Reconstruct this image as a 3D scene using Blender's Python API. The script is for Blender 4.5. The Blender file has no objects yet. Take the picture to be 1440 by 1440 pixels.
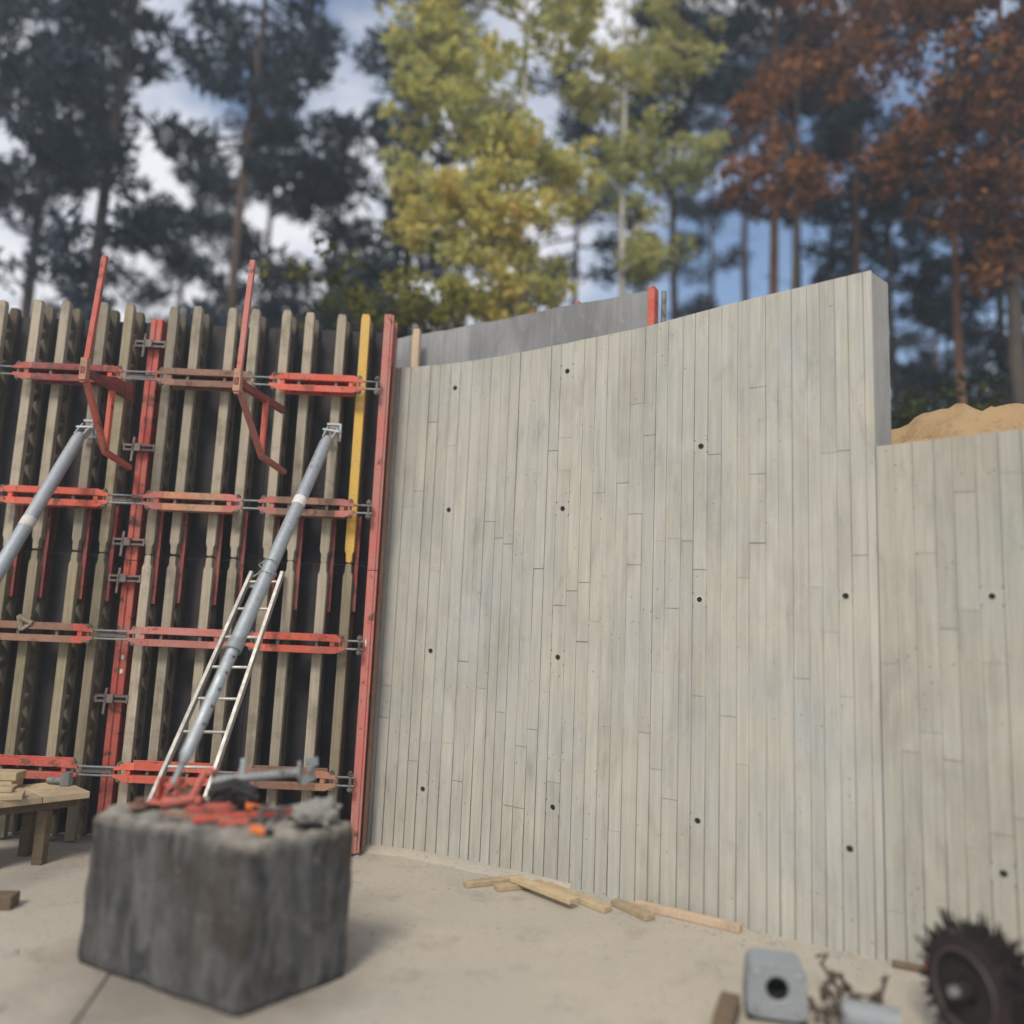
import bpy, bmesh, math, random
import numpy as np
from mathutils import Vector, Matrix, noise

random.seed(7)
RNG = np.random.default_rng(11)
S = bpy.context.scene
COL = S.collection
R = math.radians

# ------------------------------------------------------------------ camera, sky, sun, exposure
PITCH, ROLL = R(7.84), R(2.44)
fw = Vector((0, math.cos(PITCH), math.sin(PITCH)))
rt0 = Vector((1, 0, 0)); up0 = rt0.cross(fw)
rt = rt0 * math.cos(ROLL) + up0 * math.sin(ROLL)
up = up0 * math.cos(ROLL) - rt0 * math.sin(ROLL)
cam_d = bpy.data.cameras.new('camera')
cam = bpy.data.objects.new('camera', cam_d); COL.objects.link(cam)
cam.matrix_world = Matrix(((rt.x, up.x, -fw.x, 0), (rt.y, up.y, -fw.y, 0), (rt.z, up.z, -fw.z, 2.0), (0, 0, 0, 1)))
cam_d.sensor_fit = 'HORIZONTAL'; cam_d.sensor_width = 36; cam_d.lens = 27.5
cam_d.clip_start = .05; cam_d.clip_end = 2000
cam_d.dof.use_dof = True; cam_d.dof.focus_distance = 6.25; cam_d.dof.aperture_fstop = 0.25
S.camera = cam

SUN_EL, SUN_AZ = R(46), R(199)          # azimuth clockwise from +Y: the light comes over the left shoulder
w = bpy.data.worlds.new('World'); S.world = w; w.use_nodes = True
nt = w.node_tree; nt.nodes.clear()
def N(t, k, **kw):
    n = t.nodes.new(k)
    for a, b in kw.items(): setattr(n, a, b)
    return n
sky = N(nt, 'ShaderNodeTexSky', sky_type='NISHITA'); sky.sun_disc = False
sky.sun_elevation = SUN_EL; sky.sun_rotation = SUN_AZ; sky.air_density = 1.0; sky.dust_density = .6; sky.ozone_density = 1.5
tc = N(nt, 'ShaderNodeTexCoord')
mp = N(nt, 'ShaderNodeMapping'); mp.inputs['Location'].default_value = (3.7, 5.5, 1.4); mp.inputs['Scale'].default_value = (1, 1, 1.7)
nz = N(nt, 'ShaderNodeTexNoise'); nz.inputs['Scale'].default_value = 2.1; nz.inputs['Detail'].default_value = 7; nz.inputs['Roughness'].default_value = .58
rp = N(nt, 'ShaderNodeValToRGB'); rp.color_ramp.elements[0].position = .39; rp.color_ramp.elements[1].position = .56
mx = N(nt, 'ShaderNodeMixRGB'); mx.inputs['Color2'].default_value = (6.3, 6.25, 6.5, 1)
bg = N(nt, 'ShaderNodeBackground'); bg.inputs['Strength'].default_value = .12
ow = N(nt, 'ShaderNodeOutputWorld')
nt.links.new(tc.outputs['Generated'], mp.inputs['Vector']); nt.links.new(mp.outputs[0], nz.inputs['Vector'])
nt.links.new(nz.outputs['Fac'], rp.inputs['Fac']); nt.links.new(rp.outputs['Color'], mx.inputs['Fac'])
nt.links.new(sky.outputs['Color'], mx.inputs['Color1']); nt.links.new(mx.outputs['Color'], bg.inputs['Color'])
nt.links.new(bg.outputs[0], ow.inputs['Surface'])

sd = bpy.data.lights.new('sun', 'SUN'); sd.energy = 2.3; sd.angle = R(15); sd.color = (1, .93, .82)
so = bpy.data.objects.new('sun', sd); COL.objects.link(so)
so.rotation_euler = (math.pi / 2 - SUN_EL, 0, math.pi - SUN_AZ)   # set properly below from the direction
sdir = Vector((math.sin(SUN_AZ) * math.cos(SUN_EL), math.cos(SUN_AZ) * math.cos(SUN_EL), math.sin(SUN_EL)))
so.rotation_euler = sdir.to_track_quat('Z', 'Y').to_euler()
S.view_settings.view_transform = 'Standard'; S.view_settings.look = 'None'
S.view_settings.exposure = 0.44; S.view_settings.gamma = 1.0; S.view_settings.use_curve_mapping = False
S.render.engine = 'CYCLES'
S.cycles.max_bounces = 5; S.cycles.diffuse_bounces = 3; S.cycles.glossy_bounces = 2; S.cycles.transmission_bounces = 2; S.cycles.transparent_max_bounces = 4
S.cycles.caustics_reflective = False; S.cycles.caustics_refractive = False

# ------------------------------------------------------------------ materials
def mat(name):
    m = bpy.data.materials.new(name); m.use_nodes = True
    t = m.node_tree; t.nodes.clear()
    o = N(t, 'ShaderNodeOutputMaterial'); p = N(t, 'ShaderNodeBsdfPrincipled')
    t.links.new(p.outputs[0], o.inputs['Surface'])
    return m, t, p
def L(t, a, b): t.links.new(a, b)
def coords(t, scale, kind='Position'):
    if kind == 'Position': src = N(t, 'ShaderNodeNewGeometry').outputs['Position']
    else: src = N(t, 'ShaderNodeTexCoord').outputs['Object']
    m = N(t, 'ShaderNodeMapping'); m.inputs['Scale'].default_value = scale
    L(t, src, m.inputs['Vector']); return m.outputs[0]
def noi(t, vec, scale, detail=4, rough=.55, dist=0):
    n = N(t, 'ShaderNodeTexNoise'); n.inputs['Scale'].default_value = scale; n.inputs['Detail'].default_value = detail
    n.inputs['Roughness'].default_value = rough; n.inputs['Distortion'].default_value = dist
    L(t, vec, n.inputs['Vector']); return n.outputs['Fac']
def ramp(t, fac, stops):
    r = N(t, 'ShaderNodeValToRGB'); e = r.color_ramp.elements
    while len(e) < len(stops): e.new(.5)
    for k, (p, c) in enumerate(stops):
        e[k].position = p; e[k].color = (c, c, c, 1) if not hasattr(c, '__len__') else (*c, 1)
    L(t, fac, r.inputs['Fac']); return r.outputs['Color']
def mixc(t, fac, a, b, mode='MIX'):
    m = N(t, 'ShaderNodeMixRGB', blend_type=mode)
    for sock, v in ((m.inputs['Fac'], fac), (m.inputs['Color1'], a), (m.inputs['Color2'], b)):
        if isinstance(v, (int, float)): sock.default_value = v if sock.type == 'VALUE' else (v, v, v, 1)
        elif isinstance(v, tuple): sock.default_value = (*v, 1)
        else: L(t, v, sock)
    return m.outputs['Color']
def mathn(t, op, a, b=0.0):
    m = N(t, 'ShaderNodeMath', operation=op)
    for s_, v in ((m.inputs[0], a), (m.inputs[1], b)):
        if isinstance(v, (int, float)): s_.default_value = v
        else: L(t, v, s_)
    return m.outputs[0]
def bump(t, p, h, strength, dist):
    b = N(t, 'ShaderNodeBump'); b.inputs['Strength'].default_value = strength; b.inputs['Distance'].default_value = dist
    L(t, h, b.inputs['Height']); L(t, b.outputs[0], p.inputs['Normal'])
def orand(t): return N(t, 'ShaderNodeObjectInfo').outputs['Random']

def m_concrete(name, base, cool, warm, dark_pits=True, vary=.22):
    m, t, p = mat(name)
    pos = coords(t, (1, 1, 1)); st = coords(t, (26, 26, .9)); fine = coords(t, (90, 90, 3))
    c = mixc(t, ramp(t, noi(t, pos, 1.1, 4), [(.38, 0.0), (.66, 1.0)]), base, cool)
    c = mixc(t, ramp(t, noi(t, coords(t, (2.2, 2.2, .8)), 1.7, 4), [(.52, 0.0), (.74, .8)]), c, warm)
    c = mixc(t, ramp(t, noi(t, coords(t, (1.6, 1.6, .55)), 1.9, 6, .62, .8), [(.48, 0.0), (.66, .65)]), c, tuple(.76 * q for q in base))
    c = mixc(t, ramp(t, noi(t, coords(t, (3.1, 3.1, 1.4)), 1.3, 6, .66, .6), [(.54, 0.0), (.70, .5)]), c, tuple(min(.62, 1.16 * q) for q in cool))
    g = noi(t, st, 1, 5, .6)
    c = mixc(t, .42, c, ramp(t, g, [(.28, .62), (.72, 1.12)]), 'MULTIPLY')
    c = mixc(t, .35, c, ramp(t, noi(t, fine, 1, 3), [(.3, .74), (.7, 1.1)]), 'MULTIPLY')
    v = ramp(t, orand(t), [(0, 1 - vary), (.5, 1.0), (1, 1 + vary * .35)])
    c = mixc(t, 1.0, c, v, 'MULTIPLY')
    c = mixc(t, ramp(t, noi(t, coords(t, (7, 7, 2.2)), 1, 6, .72, .5), [(.55, 0.0), (.74, .42)]), c, (.20, .19, .165))
    c = mixc(t, ramp(t, noi(t, pos, 15, 6, .75, .3), [(.60, 0.0), (.72, .30)]), c, (.60, .58, .52))
    if dark_pits:
        vo = N(t, 'ShaderNodeTexVoronoi'); vo.inputs['Scale'].default_value = 17; vo.inputs['Randomness'].default_value = 1
        L(t, pos, vo.inputs['Vector'])
        pit = ramp(t, vo.outputs['Distance'], [(.06, 1.0), (.14, 0.0)])
        sel = ramp(t, noi(t, pos, 3.1, 2), [(.52, 0.0), (.58, .75)])
        c = mixc(t, mixc(t, 1.0, pit, sel, 'MULTIPLY'), c, (.10, .095, .08))
    L(t, c, p.inputs['Base Color']); p.inputs['Roughness'].default_value = .85; p.inputs['Specular IOR Level'].default_value = .25
    bump(t, p, mixc(t, .5, g, noi(t, fine, 1, 3)), .55, .006)
    return m
M = {}
M['board'] = m_concrete('board_marked_concrete', (.48, .455, .385), (.425, .42, .385), (.50, .455, .365), True, .075)
M['board_old'] = m_concrete('weathered_board_concrete', (.43, .405, .335), (.38, .375, .325), (.44, .395, .315), True, .075)
M['core'] = m_concrete('cast_concrete', (.34, .33, .30), (.31, .32, .32), (.36, .33, .29))
M['panel_grey'] = m_concrete('grey_sheet', (.255, .255, .25), (.34, .34, .335), (.19, .19, .185), False)

def m_floor():
    m, t, p = mat('slab_concrete')
    pos = coords(t, (1, 1, 1))
    c = mixc(t, ramp(t, noi(t, pos, .45, 5, .6, .4), [(.36, 0.0), (.66, 1.0)]), (.46, .40, .315), (.39, .36, .30))
    c = mixc(t, ramp(t, noi(t, pos, 1.3, 6, .65, .6), [(.50, 0.0), (.72, .8)]), c, (.48, .42, .335))
    c = mixc(t, ramp(t, noi(t, pos, 2.6, 7, .7), [(.54, 0.0), (.72, .6)]), c, (.24, .21, .17))
    c = mixc(t, ramp(t, noi(t, pos, 24, 4, .7), [(.58, 0.0), (.72, .6)]), c, (.13, .11, .09))
    c = mixc(t, .4, c, ramp(t, noi(t, pos, 60, 3), [(.3, .72), (.7, 1.12)]), 'MULTIPLY')
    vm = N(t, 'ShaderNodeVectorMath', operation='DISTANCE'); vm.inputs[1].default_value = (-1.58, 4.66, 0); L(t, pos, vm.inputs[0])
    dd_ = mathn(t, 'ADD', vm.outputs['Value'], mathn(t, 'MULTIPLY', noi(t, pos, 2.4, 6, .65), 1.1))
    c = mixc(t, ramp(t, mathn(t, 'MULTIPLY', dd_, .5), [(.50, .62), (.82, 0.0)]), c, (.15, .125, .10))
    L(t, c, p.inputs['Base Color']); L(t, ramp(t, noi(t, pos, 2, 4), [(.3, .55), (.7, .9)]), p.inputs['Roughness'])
    p.inputs['Specular IOR Level'].default_value = .3
    bump(t, p, noi(t, pos, 18, 7, .65), .35, .01)
    return m
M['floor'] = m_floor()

def m_wood(name, a, b, grain=(70, 70, 2.5), dirt=(.10, .085, .06), dirt_amt=.6, kind='Position', vary=.35):
    m, t, p = mat(name)
    v = coords(t, grain, kind); pos = coords(t, (1, 1, 1))
    g = noi(t, v, 1, 5, .6, .4)
    c = mixc(t, ramp(t, g, [(.3, 0.0), (.7, 1.0)]), a, b)
    c = mixc(t, ramp(t, noi(t, pos, 5, 6, .65), [(.50, 0.0), (.72, dirt_amt)]), c, dirt)
    c = mixc(t, 1.0, c, ramp(t, orand(t), [(0, 1 - vary), (1, 1.12)]), 'MULTIPLY')
    L(t, c, p.inputs['Base Color']); p.inputs['Roughness'].default_value = .8; p.inputs['Specular IOR Level'].default_value = .25
    bump(t, p, g, .4, .004)
    return m
M['girder'] = m_wood('weathered_girder_timber', (.46, .39, .295), (.31, .26, .19))
M['girder_brown'] = m_wood('mossy_girder_timber', (.36, .30, .20), (.23, .19, .125), dirt=(.13, .115, .04))
M['web'] = m_wood('girder_web_timber', (.24, .195, .13), (.15, .12, .08), grain=(30, 30, 12))  # web tone darkened, shade between the chords put into the colour
M['web_shade'] = m_wood('shade_darkened_girder_timber', (.19, .155, .105), (.11, .09, .06))  # rear chord timber, darkened to carry the shade behind the front chords
M['lumber'] = m_wood('fresh_lumber', (.52, .405, .25), (.40, .30, .185), grain=(14, 14, 14), dirt=(.22, .16, .10), dirt_amt=.5, vary=.2)
M['lumber_pink'] = m_wood('pale_lumber', (.56, .42, .29), (.44, .32, .22), dirt_amt=.35, vary=.1)
M['lumber_dark'] = m_wood('damp_lumber', (.20, .14, .085), (.12, .085, .055), grain=(10, 10, 30))
M['bark_pine'] = m_wood('pine_bark', (.16, .10, .07), (.06, .045, .04), grain=(9, 9, 2), dirt=(.03, .026, .024), vary=.3)
M['bark_red'] = m_wood('red_pine_bark', (.33, .155, .085), (.15, .08, .055), grain=(9, 9, 2), dirt=(.05, .04, .035), vary=.2)
M['bark_birch'] = m_wood('birch_bark', (.52, .49, .44), (.40, .38, .34), grain=(4, 4, 14), dirt=(.07, .06, .055), dirt_amt=.9, vary=.15)
M['bark_oak'] = m_wood('oak_bark', (.11, .085, .065), (.055, .045, .038), grain=(9, 9, 2), vary=.2)

def m_paint(name, col, rust=.4, rough=.5, metal=0.0, rustcol=(.13, .06, .035), vary=.2, dustc=(.35, .30, .24), dust=.35):
    m, t, p = mat(name)
    pos = coords(t, (1, 1, 1))
    c = mixc(t, ramp(t, noi(t, pos, 3.3, 4), [(.4, 0.0), (.7, dust)]), col, dustc)
    n = noi(t, pos, 9, 7, .68, .3)
    k = .66 - rust * .28
    c = mixc(t, ramp(t, n, [(k, 0.0), (k + .07, .9)]), c, rustcol)
    c = mixc(t, .5, c, ramp(t, noi(t, pos, 40, 4), [(.3, .7), (.7, 1.15)]), 'MULTIPLY')
    c = mixc(t, 1.0, c, ramp(t, orand(t), [(0, 1 - vary), (1, 1.1)]), 'MULTIPLY')
    L(t, c, p.inputs['Base Color']); p.inputs['Metallic'].default_value = metal
    L(t, ramp(t, n, [(.3, rough), (.75, min(1, rough + .35))]), p.inputs['Roughness'])
    bump(t, p, n, .2, .003)
    return m
M['red'] = m_paint('red_paint', (.54, .085, .052), .42)
M['red_bright'] = m_paint('bright_red_paint', (.68, .11, .055), .36, dust=.3, dustc=(.42, .30, .25))
M['red_dark'] = m_paint('dark_red_paint', (.27, .045, .04), .5, dust=.2)
M['red_pink'] = m_paint('faded_red_paint', (.50, .145, .115), .25, dust=.35)
M['rust'] = m_paint('rust_brown_steel', (.27, .135, .085), .3, dustc=(.38, .25, .17))
M['rust_orange'] = m_paint('rust_orange_steel', (.46, .19, .095), .45, rustcol=(.27, .19, .13))
M['orange'] = m_paint('orange_paint', (.85, .20, .03), .1, dust=.1)
M['yellow'] = m_paint('yellow_paint', (.72, .43, .07), .2, rustcol=(.35, .24, .10), dust=.2)
M['galv'] = m_paint('galvanised_steel', (.42, .45, .47), .15, .45, .55, rustcol=(.25, .22, .19), dustc=(.50, .50, .48))
M['galv_dark'] = m_paint('dull_galvanised_steel', (.25, .265, .265), .3, .55, .4, rustcol=(.12, .10, .085), dustc=(.33, .32, .29))
M['alu'] = m_paint('aluminium', (.42, .40, .365), .1, .45, .5, rustcol=(.4, .38, .35), dustc=(.6, .57, .5))
M['clampsteel'] = m_paint('clamp_steel', (.20, .165, .145), .35, .55, .5, rustcol=(.10, .07, .055))
M['grey_paint'] = m_paint('grey_machine_paint', (.25, .268, .28), .1, .45, dustc=(.27, .27, .26), rustcol=(.14, .12, .10))
M['blackrust'] = m_paint('black_rusty_steel', (.014, .008, .007), .35, .85, .0, rustcol=(.030, .015, .011), dustc=(.06, .05, .045), dust=.1)
M['blackworn'] = m_paint('worn_black_steel', (.06, .042, .04), .4, .6, .1, rustcol=(.03, .018, .015), dust=.3, dustc=(.11, .09, .085))
M['black'] = m_paint('black_rubber_and_hole_shade', (.012, .012, .012), .0, .7, dust=.05)  # rubber parts; also paints the dark inside of holes
M['ply'] = m_paint('dark_film_plywood', (.030, .024, .024), .25, .6, rustcol=(.055, .045, .04), dustc=(.06, .052, .05), dust=.5)
M['sticker'] = m_paint('paper_label', (.72, .68, .62), .1, .7, rustcol=(.5, .2, .2))
M['ringw'] = m_paint('pale_plastic', (.62, .61, .55), .0, .6)
M['cloth'] = m_paint('dusty_grey_cloth', (.27, .26, .225), .2, .95, rustcol=(.18, .17, .14), dustc=(.36, .35, .31))
M['wire'] = m_paint('rusty_wire', (.085, .058, .04), .5, .85, rustcol=(.045, .03, .024), dust=.2, dustc=(.16, .12, .09))

def m_block():
    m, t, p = mat('sooty_block_concrete')
    pos = coords(t, (1, 1, 1)); st = coords(t, (8, 8, 2.0))
    c = mixc(t, ramp(t, noi(t, st, 1, 8, .70, .9), [(.34, 0.0), (.70, 1.0)]), (.030, .030, .032), (.16, .156, .147))
    c = mixc(t, ramp(t, noi(t, pos, 2.3, 5, .6), [(.48, 0.0), (.66, .8)]), c, (.050, .040, .030))
    c = mixc(t, ramp(t, noi(t, pos, 11, 6, .7), [(.56, 0.0), (.70, .55)]), c, (.20, .19, .168))
    g = N(t, 'ShaderNodeNewGeometry'); sp = N(t, 'ShaderNodeSeparateXYZ'); L(t, g.outputs['Position'], sp.inputs[0])
    h = mathn(t, 'ADD', sp.outputs['Z'], mathn(t, 'MULTIPLY', noi(t, coords(t, (6, 6, 6)), 1, 5), .26))
    c = mixc(t, ramp(t, h, [(.885, 0.0), (.975, .85)]), c, (.33, .30, .25))       # cement dust lying on the top
    L(t, c, p.inputs['Base Color']); p.inputs['Roughness'].default_value = .9; p.inputs['Specular IOR Level'].default_value = .2
    bump(t, p, noi(t, pos, 30, 8, .7), .7, .02)
    return m
M['block'] = m_block()

def m_earth(name, a, b, c3):
    m, t, p = mat(name); pos = coords(t, (1, 1, 1))
    c = mixc(t, ramp(t, noi(t, pos, 1.2, 6, .65), [(.35, 0.0), (.68, 1.0)]), a, b)
    c = mixc(t, ramp(t, noi(t, pos, 6, 6, .7), [(.54, 0.0), (.72, .8)]), c, c3)
    L(t, c, p.inputs['Base Color']); p.inputs['Roughness'].default_value = .95
    bump(t, p, noi(t, pos, 9, 8, .7), .8, .05); return m
M['sand'] = m_earth('raw_sand', (.43, .285, .14), (.35, .225, .105), (.21, .13, .065))
M['ground'] = m_earth('forest_floor', (.10, .075, .045), (.07, .065, .035), (.14, .085, .045))

def m_leaf(name, stops, trans=.25):
    m = bpy.data.materials.new(name); m.use_nodes = True; t = m.node_tree; t.nodes.clear()
    o = N(t, 'ShaderNodeOutputMaterial'); d = N(t, 'ShaderNodeBsdfDiffuse'); tr = N(t, 'ShaderNodeBsdfTranslucent'); mx_ = N(t, 'ShaderNodeMixShader')
    a = N(t, 'ShaderNodeAttribute'); a.attribute_name = 'tint'
    c = ramp(t, a.outputs['Fac'], stops)
    L(t, c, d.inputs['Color']); L(t, c, tr.inputs['Color']); mx_.inputs[0].default_value = trans
    L(t, d.outputs[0], mx_.inputs[1]); L(t, tr.outputs[0], mx_.inputs[2]); L(t, mx_.outputs[0], o.inputs['Surface'])
    return m
M['needles'] = m_leaf('pine_needles', [(0, (.027, .040, .052)), (.5, (.043, .060, .074)), (1, (.070, .090, .096))], .15)  # bluish lift of the haze is put into the needle colour
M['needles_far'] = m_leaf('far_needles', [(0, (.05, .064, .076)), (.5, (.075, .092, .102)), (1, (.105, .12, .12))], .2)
M['birch_leaf'] = m_leaf('birch_leaves', [(0, (.28, .32, .16)), (.35, (.45, .46, .19)), (.65, (.64, .60, .19)), (.88, (.74, .61, .18)), (1, (.72, .46, .16))], .5)
M['oak_leaf'] = m_leaf('copper_leaves', [(0, (.07, .036, .022)), (.4, (.18, .078, .036)), (.75, (.33, .14, .052)), (1, (.46, .23, .075))], .38)
M['bush_leaf'] = m_leaf('bush_leaves', [(0, (.035, .045, .015)), (.5, (.10, .11, .03)), (1, (.28, .25, .05))], .3)

# ------------------------------------------------------------------ mesh helpers
class MB:
    def __init__(s): s.v = []; s.f = []
    def add(s, vs, fs):
        k = len(s.v); s.v += [tuple(v) for v in vs]; s.f += [tuple(i + k for i in f) for f in fs]; return s
    def box(s, x0, x1, y0, y1, z0, z1):
        return s.add([(x, y, z) for z in (z0, z1) for y in (y0, y1) for x in (x0, x1)],
                     [(0, 2, 3, 1), (4, 5, 7, 6), (0, 1, 5, 4), (2, 6, 7, 3), (0, 4, 6, 2), (1, 3, 7, 5)])
    def bar(s, a, b, wd, th, upv=(0, 0, 1)):
        a, b = Vector(a), Vector(b); d = (b - a).normalized(); u = Vector(upv)
        sx = d.cross(u)
        if sx.length < 1e-4: sx = d.cross(Vector((1, 0, 0)))
        sx.normalize(); u = sx.cross(d)
        c = [(-1, -1), (1, -1), (1, 1), (-1, 1)]
        vs = [p + sx * (i * wd / 2) + u * (j * th / 2) for p in (a, b) for i, j in c]
        return s.add(vs, [(3, 2, 1, 0), (4, 5, 6, 7)] + [(k, (k + 1) % 4, 4 + (k + 1) % 4, 4 + k) for k in range(4)])
    def tube(s, pts, rad, n=10, caps=True):
        pts = [Vector(p) for p in pts]; m = len(pts)
        if not hasattr(rad, '__len__'): rad = [rad] * m
        k0 = len(s.v); pr = None
        for i, p in enumerate(pts):
            d = (pts[min(i + 1, m - 1)] - pts[max(i - 1, 0)]).normalized()
            if pr is None: pr = d.cross(Vector((0, 0, 1)) if abs(d.z) < .9 else Vector((1, 0, 0)))
            pr = pr - d * pr.dot(d); pr.normalize(); q = d.cross(pr)
            for k in range(n):
                a = 2 * math.pi * k / n
                s.v.append(tuple(p + (pr * math.cos(a) + q * math.sin(a)) * rad[i]))
        for i in range(m - 1):
            for k in range(n):
                a = k0 + i * n + k; b = k0 + i * n + (k + 1) % n
                s.f.append((a, b, b + n, a + n))
        if caps:
            s.f.append(tuple(k0 + k for k in reversed(range(n)))); s.f.append(tuple(k0 + (m - 1) * n + k for k in range(n)))
        return s
    def prism(s, poly, mat4, depth):
        n = len(poly)
        vs = [mat4 @ Vector((x, y, 0)) for x, y in poly] + [mat4 @ Vector((x, y, depth)) for x, y in poly]
        return s.add(vs, [tuple(reversed(range(n))), tuple(range(n, 2 * n))] + [(k, (k + 1) % n, n + (k + 1) % n, n + k) for k in range(n)])
    def mesh(s, name, mt, bevel=0, smooth=False):
        me = bpy.data.meshes.new(name); me.from_pydata(s.v, [], s.f); me.validate()
        bm = bmesh.new(); bm.from_mesh(me)
        bmesh.ops.recalc_face_normals(bm, faces=bm.faces)
        if bevel: bmesh.ops.bevel(bm, geom=[e for e in bm.edges if e.is_manifold and e.calc_face_angle(0) > .5], offset=bevel, segments=1, affect='EDGES', clamp_overlap=True)
        bm.to_mesh(me); bm.free()
        if smooth:
            me.polygons.foreach_set('use_smooth', [True] * len(me.polygons))
            try: me.set_sharp_from_angle(angle=R(40))
            except Exception: pass
        me.materials.append(M[mt]); return me
    def build(s, name, mt, parent=None, bevel=0, smooth=False, loc=None, rz=0):
        return link(name, s.mesh(name, mt, bevel, smooth), parent, loc, rz)
def link(name, me, parent=None, loc=None, rz=0):
    o = bpy.data.objects.new(name, me); COL.objects.link(o)
    if parent: o.parent = parent
    if loc: o.location = loc
    o.rotation_euler.z = rz
    return o
def tag(o, label=None, cat=None, group=None, kind=None):
    for k, v in (('label', label), ('category', cat), ('group', group), ('kind', kind)):
        if v: o[k] = v
    return o
def empty(name, loc, label=None, cat=None, group=None, rz=0):
    o = bpy.data.objects.new(name, None); COL.objects.link(o); o.location = loc; o.rotation_euler.z = rz; o.empty_display_size = .1
    return tag(o, label, cat, group)
def grid_mesh(name, pts, nu, nv, mt, smooth=True):
    me = bpy.data.meshes.new(name)
    fs = [(j * nu + i, j * nu + i + 1, (j + 1) * nu + i + 1, (j + 1) * nu + i) for j in range(nv - 1) for i in range(nu - 1)]
    me.from_pydata(pts, [], fs); me.update()
    if smooth: me.polygons.foreach_set('use_smooth', [True] * len(me.polygons))
    me.materials.append(M[mt]); return me
def fast_mesh(name, V, F, tint, mt):
    """V (n,3) array, F (m,4) array, tint (m,)"""
    me = bpy.data.meshes.new(name); n, m = len(V), len(F)
    me.vertices.add(n); me.vertices.foreach_set('co', V.astype(np.float32).ravel())
    me.loops.add(m * 4); me.loops.foreach_set('vertex_index', F.astype(np.int32).ravel())
    me.polygons.add(m); me.polygons.foreach_set('loop_start', np.arange(0, m * 4, 4, dtype=np.int32))
    a = me.attributes.new('tint', 'FLOAT', 'FACE'); a.data.foreach_set('value', tint.astype(np.float32))
    me.update(); me.validate(); me.materials.append(M[mt]); return me

# ------------------------------------------------------------------ plan of the curved wall
CV = [Vector((-1.25, 7.13))]
DS = .01
def ang(s): return R(-14 + (-30.8 + 14) * min(1, max(0, s / 1.4)))
for i in range(1200):
    a = ang(i * DS); CV.append(CV[-1] + Vector((math.cos(a), math.sin(a))) * DS)
def P(s, t=0.0):
    i = max(0, min(len(CV) - 1, s / DS)); k = int(i); p = CV[k].lerp(CV[min(k + 1, len(CV) - 1)], i - k)
    a = ang(s); return p + Vector((-math.sin(a), math.cos(a))) * t
def lerp_tab(tab, x):
    if x <= tab[0][0]: return tab[0][1]
    for (a, b), (c, d) in zip(tab, tab[1:]):
        if x <= c: return b + (d - b) * (x - a) / (c - a)
    return tab[-1][1]
TOP = [(0, 4.295), (.6, 4.30), (1.5, 4.33), (2.5, 4.375), (3.2, 4.45), (4.2, 4.525)]
LOW = [(4.2, 3.265), (5.0, 3.31), (7, 3.36)]

# ------------------------------------------------------------------ setting: slab, ground, sand
jx = lambda y: -1.984 - .188 * (y - 4.049)
g = .007
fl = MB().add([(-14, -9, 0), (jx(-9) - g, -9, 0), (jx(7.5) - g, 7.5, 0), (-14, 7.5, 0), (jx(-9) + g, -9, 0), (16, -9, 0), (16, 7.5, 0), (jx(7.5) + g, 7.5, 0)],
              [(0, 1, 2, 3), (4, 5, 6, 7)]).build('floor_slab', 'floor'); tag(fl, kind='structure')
def wall_d(x, y):      # rough distance behind the wall line
    if x < -1.25: return y - 7.1
    if x < .2: return (y - (7.13 - (x + 1.25) * .40)) * .95
    return ((y - 6.5) * .859 + (x - .2) * .512)
ax = np.concatenate([-np.geomspace(95, 9, 24), np.linspace(-8.5, 8.5, 60), np.geomspace(9, 95, 24)])
ay = np.concatenate([-np.geomspace(60, 10, 10), np.linspace(-9, 3.5, 10), np.linspace(3.8, 14, 52), np.geomspace(14.6, 190, 30)])
pts = []
for y in ay:
    for x in ax:
        d = wall_d(x, y); k = min(1, max(0, (d - .75) / 2.4)); k = k * k * (3 - 2 * k)
        z = -.02 + k * (3.25 + .35 * noise.noise((x * .25, y * .25, 3)))
        if y > 40: z -= min(6, (y - 40) * .05)
        pts.append((x, y, z))
gr = link('ground', grid_mesh('ground', pts, len(ax), len(ay), 'ground')); tag(gr, kind='structure')
pts = []; nu, nv = 90, 34
for j in range(nv):
    t = .36 + 5.2 * (j / (nv - 1)) ** 1.4
    for i in range(nu):
        s = 4.05 + 5.4 * i / (nu - 1); p = P(s, t)
        prof = lerp_tab([(.3, 2.85), (.8, 3.18), (1.5, 3.72), (2.2, 3.78), (3.2, 3.6), (6, 3.1)], t) + .16 * max(0, s - 4.7)
        z = prof + .10 + .20 * noise.noise((p.x * 1.3, p.y * 1.3, 0)) + .12 * noise.noise((p.x * 5, p.y * 5, 1)) + .06 * noise.noise((p.x * 13, p.y * 13, 2))
        if s < 4.5: z -= (4.5 - s) * .35
        pts.append((p.x, p.y, z))
sb = link('sand_bank', grid_mesh('sand_bank', pts, nu, nv, 'sand')); tag(sb, kind='structure')

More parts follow.
